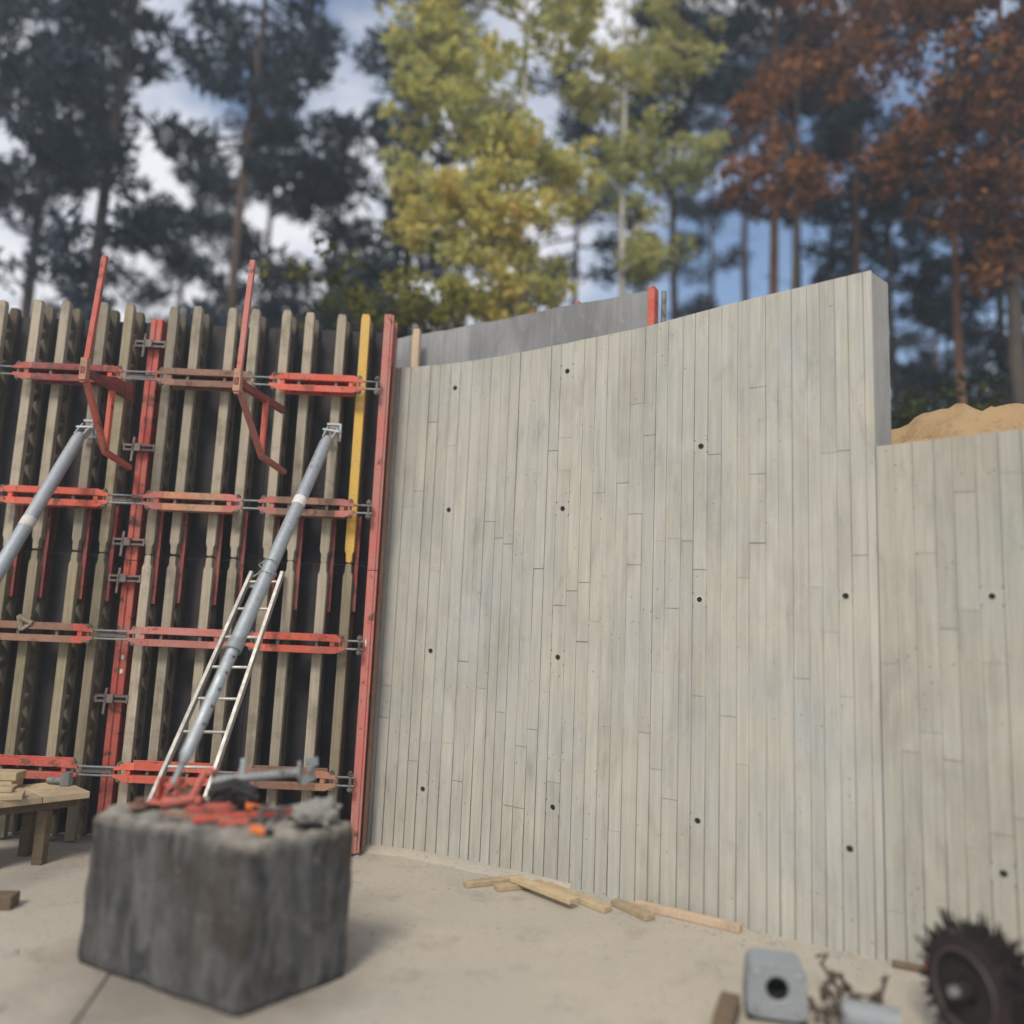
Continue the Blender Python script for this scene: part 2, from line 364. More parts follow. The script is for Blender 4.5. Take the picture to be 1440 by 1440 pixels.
# ------------------------------------------------------------------ board marked walls
def wall_core(name, s0, s1, topf, th, parent, skew=0.0, front=.012):
    n = max(2, int((s1 - s0) / .1)); vs = []; fs = []
    for i in range(n + 1):
        s = s0 + (s1 - s0) * i / n
        a, b = P(s, front), P(s + (skew if i == n else 0), th); z = topf(s) - .002
        vs += [(a.x, a.y, -.05), (a.x, a.y, z), (b.x, b.y, z), (b.x, b.y, -.05)]
    for i in range(n):
        for k in range(4): fs.append((i * 4 + k, i * 4 + (k + 1) % 4, i * 4 + 4 + (k + 1) % 4, i * 4 + 4 + k))
    fs += [(0, 1, 2, 3), (n * 4, n * 4 + 3, n * 4 + 2, n * 4 + 1)]
    return MB().add(vs, fs).build(name, 'core', parent)
def strip_mesh(wd, z0, z1, proud, hole=None, mt='board', slope=0.0):
    """one board's imprint: local x along the wall, -y towards the room"""
    m = MB(); c = .0013
    zz_ = [0.0]
    def open_(z): return max(0, 1 - z / 1.1) * .0034
    def prof(): 
        j = random.uniform(-.0006, .0011) + open_(zz_[0]); k = random.uniform(-.0011, .0006) - open_(zz_[0])
        return [(-wd / 2 + j, .02), (-wd / 2 + j, -proud + c), (-wd / 2 + c + j, -proud), (wd / 2 - c + k, -proud), (wd / 2 + k, -proud + c), (wd / 2 + k, .02)]
    def run(a, b, capa=True, capb=True, sl=0.0):
        n = max(1, int((b - a) / .4)); vs = []
        for i in range(n + 1):
            z = a + (b - a) * i / n; zz_[0] = z
            vs += [(x, y, z + (sl * x if i == n else 0)) for x, y in prof()]
        fs = [(i * 6 + k, i * 6 + k + 1, i * 6 + 7 + k, i * 6 + 6 + k) for i in range(n) for k in range(5)]
        if capa: fs.append((5, 4, 3, 2, 1, 0))
        if capb: fs.append(tuple(n * 6 + k for k in range(6)))
        m.add(vs, fs)
    if not hole: run(z0, z1, sl=slope)
    else:
        hx, hz, r = hole; h = wd / 2
        run(z0, hz - h); run(hz + h, z1, sl=slope)
        k = 24; vs = []
        for i in range(k):
            a = 2 * math.pi * (i + .5) / k; ca, sa = math.cos(a), math.sin(a); q = h / max(abs(ca), abs(sa))
            vs += [(ca * q, -proud, hz + sa * q), (hx + ca * r * 1.12, -proud, hz + sa * r * 1.12), (hx + ca * r, -proud + .003, hz + sa * r), (hx + ca * r, .0115, hz + sa * r)]
        fs = []
        for i in range(k):
            n = (i + 1) % k
            for q in range(3): fs.append((i * 4 + q, n * 4 + q, n * 4 + q + 1, i * 4 + q + 1))
        m.add(vs, fs)
        for sx in (-1, 1): m.add([(sx * h, -proud, hz - h), (sx * h, .02, hz - h), (sx * h, .02, hz + h), (sx * h, -proud, hz + h)], [(0, 1, 2, 3)])
    me = bpy.data.meshes.new('board_imprint'); me.from_pydata(m.v, [], m.f)
    bm = bmesh.new(); bm.from_mesh(me); bmesh.ops.remove_doubles(bm, verts=bm.verts, dist=1e-5); bmesh.ops.recalc_face_normals(bm, faces=bm.faces); bm.to_mesh(me); bm.free()
    me.materials.append(M[mt]); return me

JOINTS = [(0.29, 2.97), (0.35, 2.19), (0.46, 3.12), (0.64, 2.4), (1.08, 3.2), (1.58, 1.84), (1.22, 2.69), (1.65, 2.43), (0.95, 1.63), (0.98, 0.64), (1.3, 1.24), (1.5, 0.51), (0.82, 0.94), (1.78, 0.75), (2.34, 0.47), (1.84, 3.52), (2.17, 3.04), (2.43, 2.86), (2.52, 2.46), (1.97, 2.25), (2.26, 1.26), (2.71, 1.66), (2.63, 0.96), (2.78, 0.76), (2.98, 2.48), (3.09, 3.29), (3.36, 3.12), (3.56, 3.75), (3.46, 2.62), (3.76, 2.31), (3.85, 2.01), (3.95, 1.59), (3.17, 1.39), (3.27, 1.07), (3.57, 0.67), (3.89, 3.24), (4.01, 3.25), (2.8, 2.66), (4.45, 2.54), (4.66, 2.18), (4.87, 1.9), (4.37, 1.28), (4.78, 0.86), (4.97, 3.04), (0.19, 1.38)]
HOLES = [(.69, 4.066, 0), (1.86, 4.095, 0), (2.97, 3.358, 0), (.70, 2.945, 0), (1.87, 2.922, 0), (2.97, 2.205, 1), (.67, 1.70, 0), (1.87, 1.716, 0), (2.97, .643, 0), (.67, .536, 0), (1.87, .56, 0), (4.03, 2.2525, 1), (4.84, 2.269, 1), (4.03, .63, 0), (4.85, .638, 0)]
def board_wall(root, s0, s1, topf, wmean, mt, rnd):
    s = s0; cols = []
    while s < s1 - .05:
        wd = wmean * rnd.choice([.86, .95, 1, 1, 1.05, 1.18])
        if s + wd > s1 - .05: wd = s1 - s
        cols.append((s, s + wd)); s += wd
    for (a, b) in cols:
        mid = (a + b) / 2; wd = b - a; top = topf(mid); slope = (topf(b) - topf(a)) / wd
        hs = [h for h in HOLES if a <= h[0] < b]
        js = sorted(z for (q, z) in JOINTS if a <= q < b and z < top - .1)
        if not js and rnd.random() < .7: js = [rnd.uniform(.3, top - .5)]
        if rnd.random() < .4: js = sorted(js + [rnd.uniform(.3, top - .3)])
        js = [z for i_, z in enumerate(js) if i_ == 0 or z - js[i_ - 1] > .15]
        for (q, hz, _) in hs: js = [z for z in js if abs(z - hz) > .12]
        # two holes in one board column force a cut between them
        zs = [0.0] + js + [top]
        out = []
        for z0, z1 in zip(zs, zs[1:]):
            inn = sorted(h[1] for h in hs if z0 < h[1] < z1); c = z0
            for h1, h2 in zip(inn, inn[1:]):
                mz = (h1 + h2) / 2 + rnd.uniform(-.2, .2); out.append((c, mz)); c = mz
            out.append((c, z1))
        p = P(mid); gp = rnd.choice([.0003, .0005, .0008, .001, .0014, .002, .0034, .0055])
        for k, (z0, z1) in enumerate(out):
            last = k == len(out) - 1
            hh = [h for h in hs if z0 < h[1] < z1]
            pr = rnd.choice([0, .0005, .001, .0015, .0025, .0055]); ww = wd - gp
            hole = (0.0, hh[0][1], .021) if hh else None
            gb = rnd.choice([.001, .002, .003, .006])
            me = strip_mesh(ww, z0 if k == 0 else z0 + gb / 2, z1 if last else z1 - gb / 2, pr, hole, mt, slope if last else 0)
            link('board_imprint', me, root, (p.x, p.y, 0), ang(mid))
            if hole:
                r = .0205; n = 20
                d = MB().add([(r * math.cos(2 * math.pi * i / n), .0105, hh[0][1] + r * math.sin(2 * math.pi * i / n)) for i in range(n)], [tuple(range(n))])  # black disc paints the darkness of a deep hole into the shallow recess
                link('tie_hole_shade', d.mesh('tie_hole_shade', 'black'), root, (p.x, p.y, 0), ang(mid))
                if hh[0][2]:
                    v = []; f_ = []
                    for i in range(n):
                        ca, sa = math.cos(2 * math.pi * i / n), math.sin(2 * math.pi * i / n)
                        for q, y in ((.0215, -pr + .004), (.0215, -pr - .003), (.028, -pr - .003), (.029, -pr + .001)): v.append((ca * q, y, hh[0][1] + sa * q))
                    for i in range(n):
                        for q in range(3): f_.append((i * 4 + q, ((i + 1) % n) * 4 + q, ((i + 1) % n) * 4 + q + 1, i * 4 + q + 1))
                    link('tie_ring', MB().add(v, f_).mesh('tie_ring', 'ringw'), root, (p.x, p.y, 0), ang(mid))
topT = lambda s: lerp_tab(TOP, s)
topL = lambda s: lerp_tab(LOW, s)
W1 = empty('concrete_wall', (0, 0, 0), 'tall curved board-marked concrete wall rising above everything to the right of the formwork', 'wall')
wall_core('wall_core', .06, 4.185, topT, .27, W1, skew=.085)
board_wall(W1, .06, 4.19, topT, .101, 'board', random.Random(3))
W2 = empty('low_concrete_wall', (0, 0, 0), 'lower, older board-marked concrete wall at the right with sand heaped behind it', 'wall')
wall_core('wall_core', 4.192, 7.6, topL, .27, W2)
board_wall(W2, 4.194, 7.6, topL, .106, 'board_old', random.Random(5))
# mortar lip along the foot of the wall
vs = []; n = 60
for i in range(n + 1):
    s = .12 + 1.9 * i / n; wdt = .13 + .05 * noise.noise((s * 3, 0, 0)) + .02 * noise.noise((s * 11, 5, 0)); wdt *= min(1, (n - i) / 14 + .05)
    for t, z in ((.01, .035), (-wdt * .55, .03), (-wdt, .004), (-wdt - .015, -.004)):
        p = P(s, t); vs.append((p.x, p.y, z + .008 * noise.noise((s * 7, t * 20, 2))))
ml = MB().add(vs, [(i * 4 + k, i * 4 + k + 1, i * 4 + 5 + k, i * 4 + 4 + k) for i in range(n) for k in range(3)]).build('mortar_lip', 'floor', smooth=True)
tag(ml, 'grey lip of spilled mortar along the foot of the tall wall', 'mortar')

# outer formwork seen over the top of the wall
OF = empty('outer_formwork', (0, 0, 0), 'grey sheet formwork standing behind the tall wall and showing above its top edge', 'formwork')
segs = [(-.02, .719, 4.70, 4.775), (.7205, 1.5, 4.776, 4.812), (1.5015, 2.44, 4.812, 4.815)]
for a, b, za, zb in segs:
    vs = []; n = 6
    for i in range(n + 1):
        s = a + (b - a) * i / n; z = za + (zb - za) * i / n + random.uniform(-.006, .006)
        for t in (.285, .31):
            p = P(s, t) if s >= 0 else P(0, t) + Vector((s, -s * .25)); vs += [(p.x, p.y, .0), (p.x, p.y, z)]
    fs = []
    for i in range(n):
        o = i * 4; fs += [(o, o + 4, o + 5, o + 1), (o + 2, o + 3, o + 7, o + 6), (o + 1, o + 5, o + 7, o + 3)]
    fs += [(0, 1, 3, 2), (n * 4, n * 4 + 2, n * 4 + 3, n * 4 + 1)]
    MB().add(vs, fs).build('sheet', 'panel_grey', OF)
p = P(2.475, .29); MB().box(-.03, .03, -.04, .06, 0, 4.83).build('edge_post', 'red', OF, .004, loc=(p.x, p.y, 0), rz=ang(2.4))
p = P(1.74, .35); MB().box(-.022, .022, -.02, .04, 0, 4.865).build('back_post', 'red', OF, .004, loc=(p.x, p.y, 0), rz=ang(1.7))
p = P(2.56, .33); MB().tube([(0, 0, 0), (0, 0, 4.80)], .022, 8).build('back_pipe', 'galv_dark', OF, smooth=True, loc=(p.x, p.y, 0))
p = P(.24, .13)
tag(MB().box(-.035, .035, -.03, .03, 4.29, 4.71).build('timber_stub', 'lumber_pink', None, .004, loc=(p.x, p.y, 0), rz=-.2), 'short pale timber post standing on the tall wall beside the red end post', 'timber')

# ------------------------------------------------------------------ girder formwork
YF = 6.85                       # front of the girders
JZ = 2.43
def chord_outline(z0, z1, tip_lo, tip_hi):
    h = .04; l = []; r = []
    def side(sg):
        q = []
        q += [(sg * .018, z0), (sg * .026, z0 + .012), (sg * .027, z0 + .075), (sg * h, z0 + .105)] if tip_lo else [(sg * h, z0)]
        q += [(sg * h, z1 - .105), (sg * .027, z1 - .075), (sg * .026, z1 - .012), (sg * .018, z1)] if tip_hi else [(sg * .034, z1)] if tip_hi is None else [(sg * h, z1 - .05), (sg * .03, z1)]
        return q
    return side(1) + list(reversed(side(-1)))
XZ = Matrix(((1, 0, 0, 0), (0, 0, 1, 0), (0, 1, 0, 0), (0, 0, 0, 1)))
def girder_meshes(z0, z1, lo, hi, mt):
    o = chord_outline(z0, z1, lo, hi); m = MB()
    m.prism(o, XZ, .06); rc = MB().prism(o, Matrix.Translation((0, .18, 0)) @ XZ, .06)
    wb = MB(); z = z0 + .13; k = 0
    while z + .148 < z1 - .06:
        a, b = ((.035, z), (.205, z + .148)) if k % 2 == 0 else ((.205, z), (.035, z + .148))
        wb.bar((0, a[0], a[1]), (0, b[0], b[1]), .042, .05, (0, 0, 1)); z += .148; k += 1
    return m.mesh('girder', mt, .003), wb.mesh('lattice_web', 'web', .002), rc.mesh('rear_chord', 'web_shade', .003)
GM = {(u, mt): girder_meshes(*((JZ + .004, 4.71, True, False) if u else (.02, JZ - .004, False, True)), mt) for u in (0, 1) for mt in ('girder', 'girder_brown', 'yellow')}
sp = MB().box(.0415, .0465, .058, .175, JZ - .42, JZ + .42); sp.box(.0465, .075, .058, .064, JZ - .42, JZ + .42)
for zz in (-.3, .3): sp.tube([(.044, .115, JZ + zz), (.07, .115, JZ + zz)], .016, 6)
SPL = sp.mesh('splice_plate', 'red_dark', .001)
XS = {'D': [-5.52, -5.26, -5.0, -4.745], 'A': [-4.416, -4.159, -3.809, -3.573], 'B': [-3.167, -2.949, -2.631, -2.42], 'C': [-2.133, -1.921, -1.629, -1.411]}
PX = {'D': (-5.62, -4.57), 'A': (-4.565, -3.36), 'B': (-3.355, -2.29), 'C': (-2.285, -1.24)}
LB = {'D': 'timber girder formwork panel cut by the left edge of the picture', 'A': 'timber girder formwork panel at the left behind the leaning steel prop and wooden table',
      'B': 'timber girder formwork panel between the red joint post and the ladder', 'C': 'timber girder formwork panel with one yellow girder beside the concrete wall'}
ROWS = [4.005, 2.895, 1.73, .615]
WX = {'D': (-5.6, -4.62), 'A': (-4.47, -3.50), 'B': (-3.20, -2.34), 'C': (-2.20, -1.36)}
WM = {('A', 0): 'red_dark', ('B', 0): 'rust', ('C', 0): 'red_bright', ('A', 1): 'red_bright', ('B', 1): 'rust_orange', ('C', 1): 'rust', ('A', 2): 'rust', ('B', 2): 'red_pink', ('C', 2): 'red_bright', ('A', 3): 'red', ('B', 3): 'red_bright', ('C', 3): 'rust'}
def waler(root, x0, x1, z, mt, end_mt):
    zc = z
    def rail(za, zb, face):     # channel lying on its side, web towards the gap
        m = MB(); y0, y1 = -.135, -.006
        m.box(x0 + .10, x1 - .10, y0, y0 + .009, za, zb)           # front flange
        m.box(x0 + .10, x1 - .10, y1 - .009, y1, za, zb)           # rear flange
        wz = (za, za + .007) if face > 0 else (zb - .007, zb)
        m.box(x0 + .10, x1 - .10, y0 + .009, y1 - .009, *wz)
        return m
    u = rail(zc + .022, zc + .080, 1).build('waler', mt, root, .002)
    rail(zc - .080, zc - .022, -1).build('lower_channel', mt, u, .002)
    for e, sg in ((x0, 1), (x1, -1)):
        for k, s2 in (('end_plate', 1), ('end_plate', -1)):
            q = [(0, .016 * s2), (0, .042 * s2), (.09 * sg, .0785 * s2), (.17 * sg, .0785 * s2), (.17 * sg, .024 * s2), (.05 * sg, .018 * s2)]
            MB().prism(q, Matrix.Translation((e, -.139, zc)) @ XZ, .012).build(k, end_mt, u, .001)
        sx = MB().box(e + sg * .115 - .02, e + sg * .115 + .02, -.130, -.012, zc - .0215, zc + .0215)
        sx.build('spacer', end_mt, u, .002)
    mid = (x0 + x1) / 2
    for dx in (-.16, .17):
        MB().box(mid + dx - .012, mid + dx + .012, -.115, -.02, zc - .0215, zc + .0215).build('spacer', 'clampsteel', u)
panels = {}
for key in 'DABC':
    root = empty('formwork_panel', (0, YF, 0), LB[key], 'formwork', 'girder formwork panels'); panels[key] = root
    a, b = PX[key]
    for z0, z1 in ((.02, 2.425), (2.428, 4.63)):
        MB().box(a, b, .2405, .262, z0, z1).build('plywood_sheet', 'ply', root)
    for i, x in enumerate(XS[key]):
        for u in (0, 1):
            mt = 'girder_brown' if (key in 'DA' and u == 0) or (key == 'A' and i == 3) else 'girder'
            if key == 'C' and i == 3: mt = 'yellow' if u else 'girder_brown'
            gm, wm, rm = GM[(u, mt)]
            g_ = link('girder', gm, root, (x, 0, random.uniform(-.012, .012) if u else 0))
            if mt == 'yellow': g_['label'] = 'upper girder painted yellow'
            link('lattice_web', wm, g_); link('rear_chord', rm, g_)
        link('splice_plate', SPL, g_)
        
    for k, z in enumerate(ROWS):
        x0, x1 = WX[key]; mt = WM.get((key, k), 'rust')
        waler(root, x0, x1, z, mt, {('B', 1): 'red_pink', ('C', 1): 'red_pink', ('A', 2): 'red', ('A', 0): 'red', ('C', 3): 'rust_orange'}.get((key, k), mt))
# a bit of angled scrap steel sits on the third waler of the left panel
# posts between and beside the panels
jp = empty('joint_post', (-3.335, 6.9, 0), 'red steel post closing the joint between two formwork panels', 'post')
for z0, z1, wd, mt in ((.04, 2.375, .056, 'red'), (2.38, 4.60, .052, 'red')):
    m = MB().box(-wd, wd, .012, .15, z0, z1); m.box(-wd, -wd * .12, 0, .012, z0, z1); m.box(wd * .12, wd, 0, .012, z0, z1)
    m.build('post_segment', mt, jp, .003)
for z in (1.52, 1.40): MB().box(.01, .035, -.004, 0, z, z + .035).build('paper_label', 'sticker', jp)
ep = empty('end_post', (-1.19, 6.80, 0), 'red steel edge post standing against the end of the tall concrete wall', 'post')
for z0, z1, mt in ((.03, 2.37, 'red_pink'), (2.375, 4.70, 'red_pink')):
    m = MB().box(-.042, .022, 0, .27, z0, z1); m.box(.022, .042, .012, .05, z0, z1); m.box(.022, .042, .20, .25, z0, z1)
    m.build('post_segment', mt, ep, .003)
MB().box(-.02, -.008, -.004, 0, 1.72, 1.78).build('paper_label', 'sticker', ep)
MB().box(.044, .06, .10, .28, .02, 4.28).build('timber_fillet', 'rust', ep, .002)

RN = ['top', 'second', 'third', 'bottom']
GAPS = [(-4.62, -4.47, 'cut by the left picture edge'), (-3.50, -3.20, 'across the red joint post'), (-2.34, -2.20, 'left of the leaning ladder'), (-1.36, -1.235, 'beside the red end post')]
for gi, (xa, xb, wh) in enumerate(GAPS):
    for k, z in enumerate(ROWS):
        r_ = empty('waler_coupler', (0, YF - .075, z), '%s-row steel coupler joining the walers %s' % (RN[k], wh), 'coupler', 'couplers between walers')
        e = .07
        for dz in (.034, -.034):
            MB().tube([(xa - e, -.045, dz), (xb + (e if gi < 3 else .02), -.045, dz)], .009, 8).build('rod', 'galv_dark', r_, smooth=True)
        for x in (xa - e * .6, xb + (e * .6 if gi < 3 else -.01)):
            MB().tube([(x, -.045, -.085), (x, -.045, .085)], .0125, 8).build('pin', 'clampsteel', r_, smooth=True)
            for dz in (.062, -.062): MB().tube([(x, -.045, dz - .011), (x, -.045, dz + .011)], .024, 6).build('nut', 'clampsteel', r_)
        if gi == 1: MB().box(xa + .02, xb - .03, -.028, -.016, -.02, .02).build('tongue', 'clampsteel', r_, .002)
for (z, wh) in ((4.34, 'near the top of the red joint post'), (3.38, 'on the joint post level with the bracket foot'), (2.535, 'on the joint post just above its splice'), (2.215, 'on the joint post just below its splice'), (1.19, 'on the lower joint post under the third waler row')):
    r_ = empty('joint_clamp', (-3.335, 6.86, z), 'grey steel wedge clamp %s' % wh, 'clamp', 'clamps on the joint post')
    MB().box(-.15, .13, -.018, .03, .012, .03).build('clamp_bar', 'clampsteel', r_, .002)
    MB().box(-.15, .13, -.018, .03, -.03, -.012).build('clamp_bar', 'clampsteel', r_, .002)
    MB().box(-.06, .01, -.035, -.012, -.036, .036).build('clamp_jaw', 'clampsteel', r_, .004)
    MB().box(-.15, -.135, -.02, .10, -.034, .034).build('hook', 'clampsteel', r_, .002)
    MB().box(.115, .13, -.02, .10, -.034, .034).build('hook', 'clampsteel', r_, .002)
    MB().bar((-.062, -.028, -.13), (-.052, -.028, .09), .02, .014, (0, 1, 0)).build('wedge', 'clampsteel', r_, .002)

# platform brackets with railing posts
def bracket(name, O, I, foot, mid_y, post_top, label, mt, gus=True):
    r_ = empty(name, (O[0], O[1], 0), label, 'bracket', 'red platform brackets'); o = Vector((O[0], O[1], 0))
    O, I, F, T = Vector(O) - o, Vector(I) - o, Vector(foot) - o, Vector(post_top) - o
    k = (mid_y - O.y - o.y) / (I.y - O.y); A = O.lerp(I, k); B = Vector((A.x, A.y, F.z + .05))
    MB().bar(O - (I - O) * .04, I, .042, .06).build('arm', 'red_dark', r_, .003)
    MB().bar(O + Vector((0, 0, -.02)), B, .04, .045, (1, 0, 0)).build('diagonal_brace', mt, r_, .003)
    MB().bar(A, B, .045, .04, (1, 0, 0)).build('upright', 'red_bright', r_, .003)
    MB().bar(B, F, .045, .045).build('foot', mt, r_, .003)
    MB().bar(O + Vector((0, .0, -.10)), T, .038, .042, (1, 0, 0)).build('railing_post', mt, r_, .003)
    MB().bar(O + Vector((0, .0, -.08)), O + Vector((0, .0, .10)), .056, .056, (1, 0, 0)).build('post_socket', 'rust_orange', r_, .003)
    if not gus: return
    n = (I - O).cross(Vector((0, 0, 1))).normalized() * .006
    q = [O.lerp(I, .15), I, I + Vector((0, 0, .12)), O.lerp(I, .6) + Vector((0, 0, .10))]
    m = MB(); m.add([v - n for v in q] + [v + n for v in q], [(0, 1, 2, 3), (7, 6, 5, 4)] + [(i, (i + 1) % 4, 4 + (i + 1) % 4, 4 + i) for i in range(4)])
    m.build('gusset', 'red_dark', r_)
bracket('platform_bracket', (-3.41, 5.97, 3.80), (-3.40, 6.72, 3.79), (-3.40, 6.83, 3.19), 6.40, (-3.405, 6.06, 4.795), 'red platform bracket with railing post at the left, beside the joint post', 'red')
bracket('platform_bracket', (-2.185, 5.93, 3.75), (-2.05, 6.72, 3.74), (-2.03, 6.83, 3.21), 6.40, (-2.17, 5.98, 4.775), 'red platform bracket with railing post nearer the yellow girder', 'red_pink', False)

# ------------------------------------------------------------------ push-pull props
def prop(top, foot, lab, r_out, r_in, split, foot_mt, plate=True):
    T, F = Vector(top), Vector(foot); d = (T - F).normalized(); Ln = (T - F).length
    r_ = empty('push_pull_prop', F, lab, 'prop', 'steel props bracing the formwork')
    a = F - F
    m = MB().tube([d * (Ln * split), d * (Ln - .16), d * (Ln - .10)], [r_out, r_out, r_out * .72], 18); m.build('outer_tube', 'galv', r_, smooth=True)
    m = MB().tube([d * .16, d * .22, d * (Ln * split + .05)], [r_in * .55, r_in, r_in], 16)
    it = m.build('inner_tube', 'galv', r_, smooth=True)
    side = d.cross(Vector((0, 1, 0))).normalized(); nrm = side.cross(d)
    if nrm.y > 0: nrm = -nrm
    for k in range(7):
        c = d * (.42 + k * .125); off = (side * -.80 + nrm * .60).normalized()
        if c.length > Ln * split - .05: break
        MB().tube([c + off * (r_in - .002), c + off * (r_in + .0015)], .011, 8).build('pin_hole', 'black', it)
    MB().tube([d * (Ln * split - .03), d * (Ln * split + .05)], r_out + .006, 18).build('collar', 'galv_dark', r_, smooth=True)
    MB().tube([d * (Ln * .72), d * (Ln * .72 + .085)], r_out + .0012, 18, False).build('paper_label', 'sticker', r_, smooth=True)
    MB().tube([d * .02, d * .17], r_in * .5, 12).build('spindle', 'galv_dark', r_, smooth=True)
    h = MB()
    for s2 in (-1, 1): h.bar(d * (Ln - .12) + side * .04 * s2, d * (Ln + .03) + side * .045 * s2 + Vector((0, .04, 0)), .012, .06, nrm)
    h.tube([d * Ln - side * .075, d * Ln + side * .075], .013, 8); h.bar(d * Ln + Vector((-.06, .07, -.07)), d * Ln + Vector((.06, .07, -.07)), .03, .02)
    h.bar(d * Ln + Vector((-.055, .075, .075)), d * Ln + Vector((.06, .075, .075)), .03, .02); h.bar(d * Ln + Vector((.065, .07, -.08)), d * Ln + Vector((.065, .07, .08)), .02, .03, (0, 1, 0))
    h.build('head_fork', 'galv', r_, .002)
    b = MB()
    for s2 in (-1, 1):
        b.bar(Vector((s2 * .055, -.02, -.055)), Vector((s2 * .055, .0, .065)), .014, .11, (0, 1, 0))
    b.box(-.10, .10, -.13, .12, -.07, -.055)
    b.tube([Vector((-.09, 0, .015)), Vector((.09, 0, .015))], .016, 10)
    b.build('foot_bracket', foot_mt, r_, .003)
    # tied wire loop
    return r_, d, side, nrm
pr2, d2, side2, n2 = prop((-1.618, 6.72, 3.577), (-1.985, 4.92, .905), 'long grey steel prop leaning from the concrete block up past the ladder', .052, .041, .31, 'red')
lp = []
for k in range(22):
    a = k / 21 * 2 * math.pi * 1.4; c = d2 * (1.60 + .16 * k / 21 + .02 * math.sin(a * 2))
    lp.append(c + (side2 * math.cos(a) + n2 * math.sin(a)) * (.058 + .03 * (k % 5 == 0)))
lp += [lp[-1] + side2 * .06 + d2 * .05, lp[-1] + side2 * .07 + d2 * .14]
MB().tube(lp, .005, 6).build('tie_wire', 'galv', pr2, smooth=True)
prop((-3.775, 6.72, 3.515), (-3.74, 4.29, .073), 'grey steel prop crossing the left edge of the picture', .052, .041, .31, 'red')

# ------------------------------------------------------------------ ladder
lad = empty('ladder', (-2.4, 5.5, 0), 'aluminium ladder leaning on the formwork behind the grey steel prop', 'ladder'); o = Vector((-2.4, 5.5, 0))
LT, LBm = Vector((-2.232, 6.81, 2.312)) - o, Vector((-2.585, 5.486, .012)) - o
RT, RB = Vector((-1.966, 6.81, 2.323)) - o, Vector((-2.17, 5.52, .012)) - o
for a, b in ((LBm, LT), (RB, RT)):
    MB().bar(a, b, .03, .055, (0, -1, .5)).build('rail', 'alu', lad, .003)
for k in range(10):
    t = .05 + k * .1015
    MB().tube([LBm.lerp(LT, t), RB.lerp(RT, t)], .012, 8).build('rung', 'alu', lad, smooth=True)
MB().box(-.02, .05, -.01, .01, -.03, .03).build('top_bracket', 'alu', lad, .002, loc=tuple(LBm.lerp(LT, .955) + Vector((.03, .03, 0))))
for a in (LBm, RB): MB().box(-.02, .02, -.04, .04, -.011, .05).build('rubber_foot', 'black', lad, .004, loc=tuple(a))

# ------------------------------------------------------------------ concrete ballast block
C0, C1, C2, C3 = Vector((-2.35, 4.70)), Vector((-1.24, 4.14)), Vector((-.80, 4.665)), Vector((-1.95, 5.22))   # left, front, right, back
def block_obj():
    bm = bmesh.new(); nx, ny, nzz = 34, 20, 24; H = .83
    bmesh.ops.create_cube(bm, size=1)
    bmesh.ops.subdivide_edges(bm, edges=bm.edges, cuts=31, use_grid_fill=True)
    cen = (C0 + C1 + C2 + C3) / 4
    for v in bm.verts:
        u, vv, wz = v.co.x + .5, v.co.y + .5, v.co.z + .5
        # rounded corners in metres
        sz = Vector((1.24, .66, H)); q = Vector((v.co.x * sz.x, v.co.y * sz.y, v.co.z * sz.z)); rad = .04
        inn = Vector([max(-(s_ / 2 - rad), min(s_ / 2 - rad, c)) for s_, c in zip(sz, q)])
        dd = q - inn
        if dd.length > 1e-6: q = inn + dd.normalized() * min(rad, dd.length if max(abs(dd.x), abs(dd.y), abs(dd.z)) < rad - 1e-6 else rad)
        u, vv, wz = q.x / sz.x + .5, q.y / sz.y + .5, q.z / H + .5
        p = C0 * (1 - u) * (1 - vv) + C1 * u * (1 - vv) + C2 * u * vv + C3 * (1 - u) * vv
        tap = 1 - .012 * wz; p = cen + (p - cen) * tap
        z = wz * H
        out = Vector((p.x - cen.x, p.y - cen.y, 0)).normalized()
        n_ = noise.noise((p.x * 2.6, p.y * 2.6, z * 2.8)) * .010 + noise.noise((p.x * 7, p.y * 7, z * 7)) * .010 + noise.noise((p.x * 22, p.y * 22, z * 22)) * .004
        gro = 0
        if vv < .3: gro = math.exp(-((u - .50 + (1 - wz) * .08) / .028) ** 2) * (.15 + .85 * max(0, wz - .2) / .8) * .12
        edge = (max(0, wz - .9) * 10) * (.05 * noise.noise((p.x * 8, p.y * 8, 4)) + .03 * noise.noise((p.x * 21, p.y * 21, 4)) - .012)
        co = Vector((p.x, p.y, z)) + out * (n_ - gro) + Vector((0, 0, n_ * .5 * (wz > .5) + edge))
        co.z = max(co.z, .0) if wz > .02 else .002
        v.co = co
    me = bpy.data.meshes.new('ballast_block'); bm.to_mesh(me); bm.free()
    me.polygons.foreach_set('use_smooth', [True] * len(me.polygons)); me.materials.append(M['block'])
    return link('ballast_block', me)
bk = tag(block_obj(), 'big sooty concrete ballast block in the left foreground', 'block')

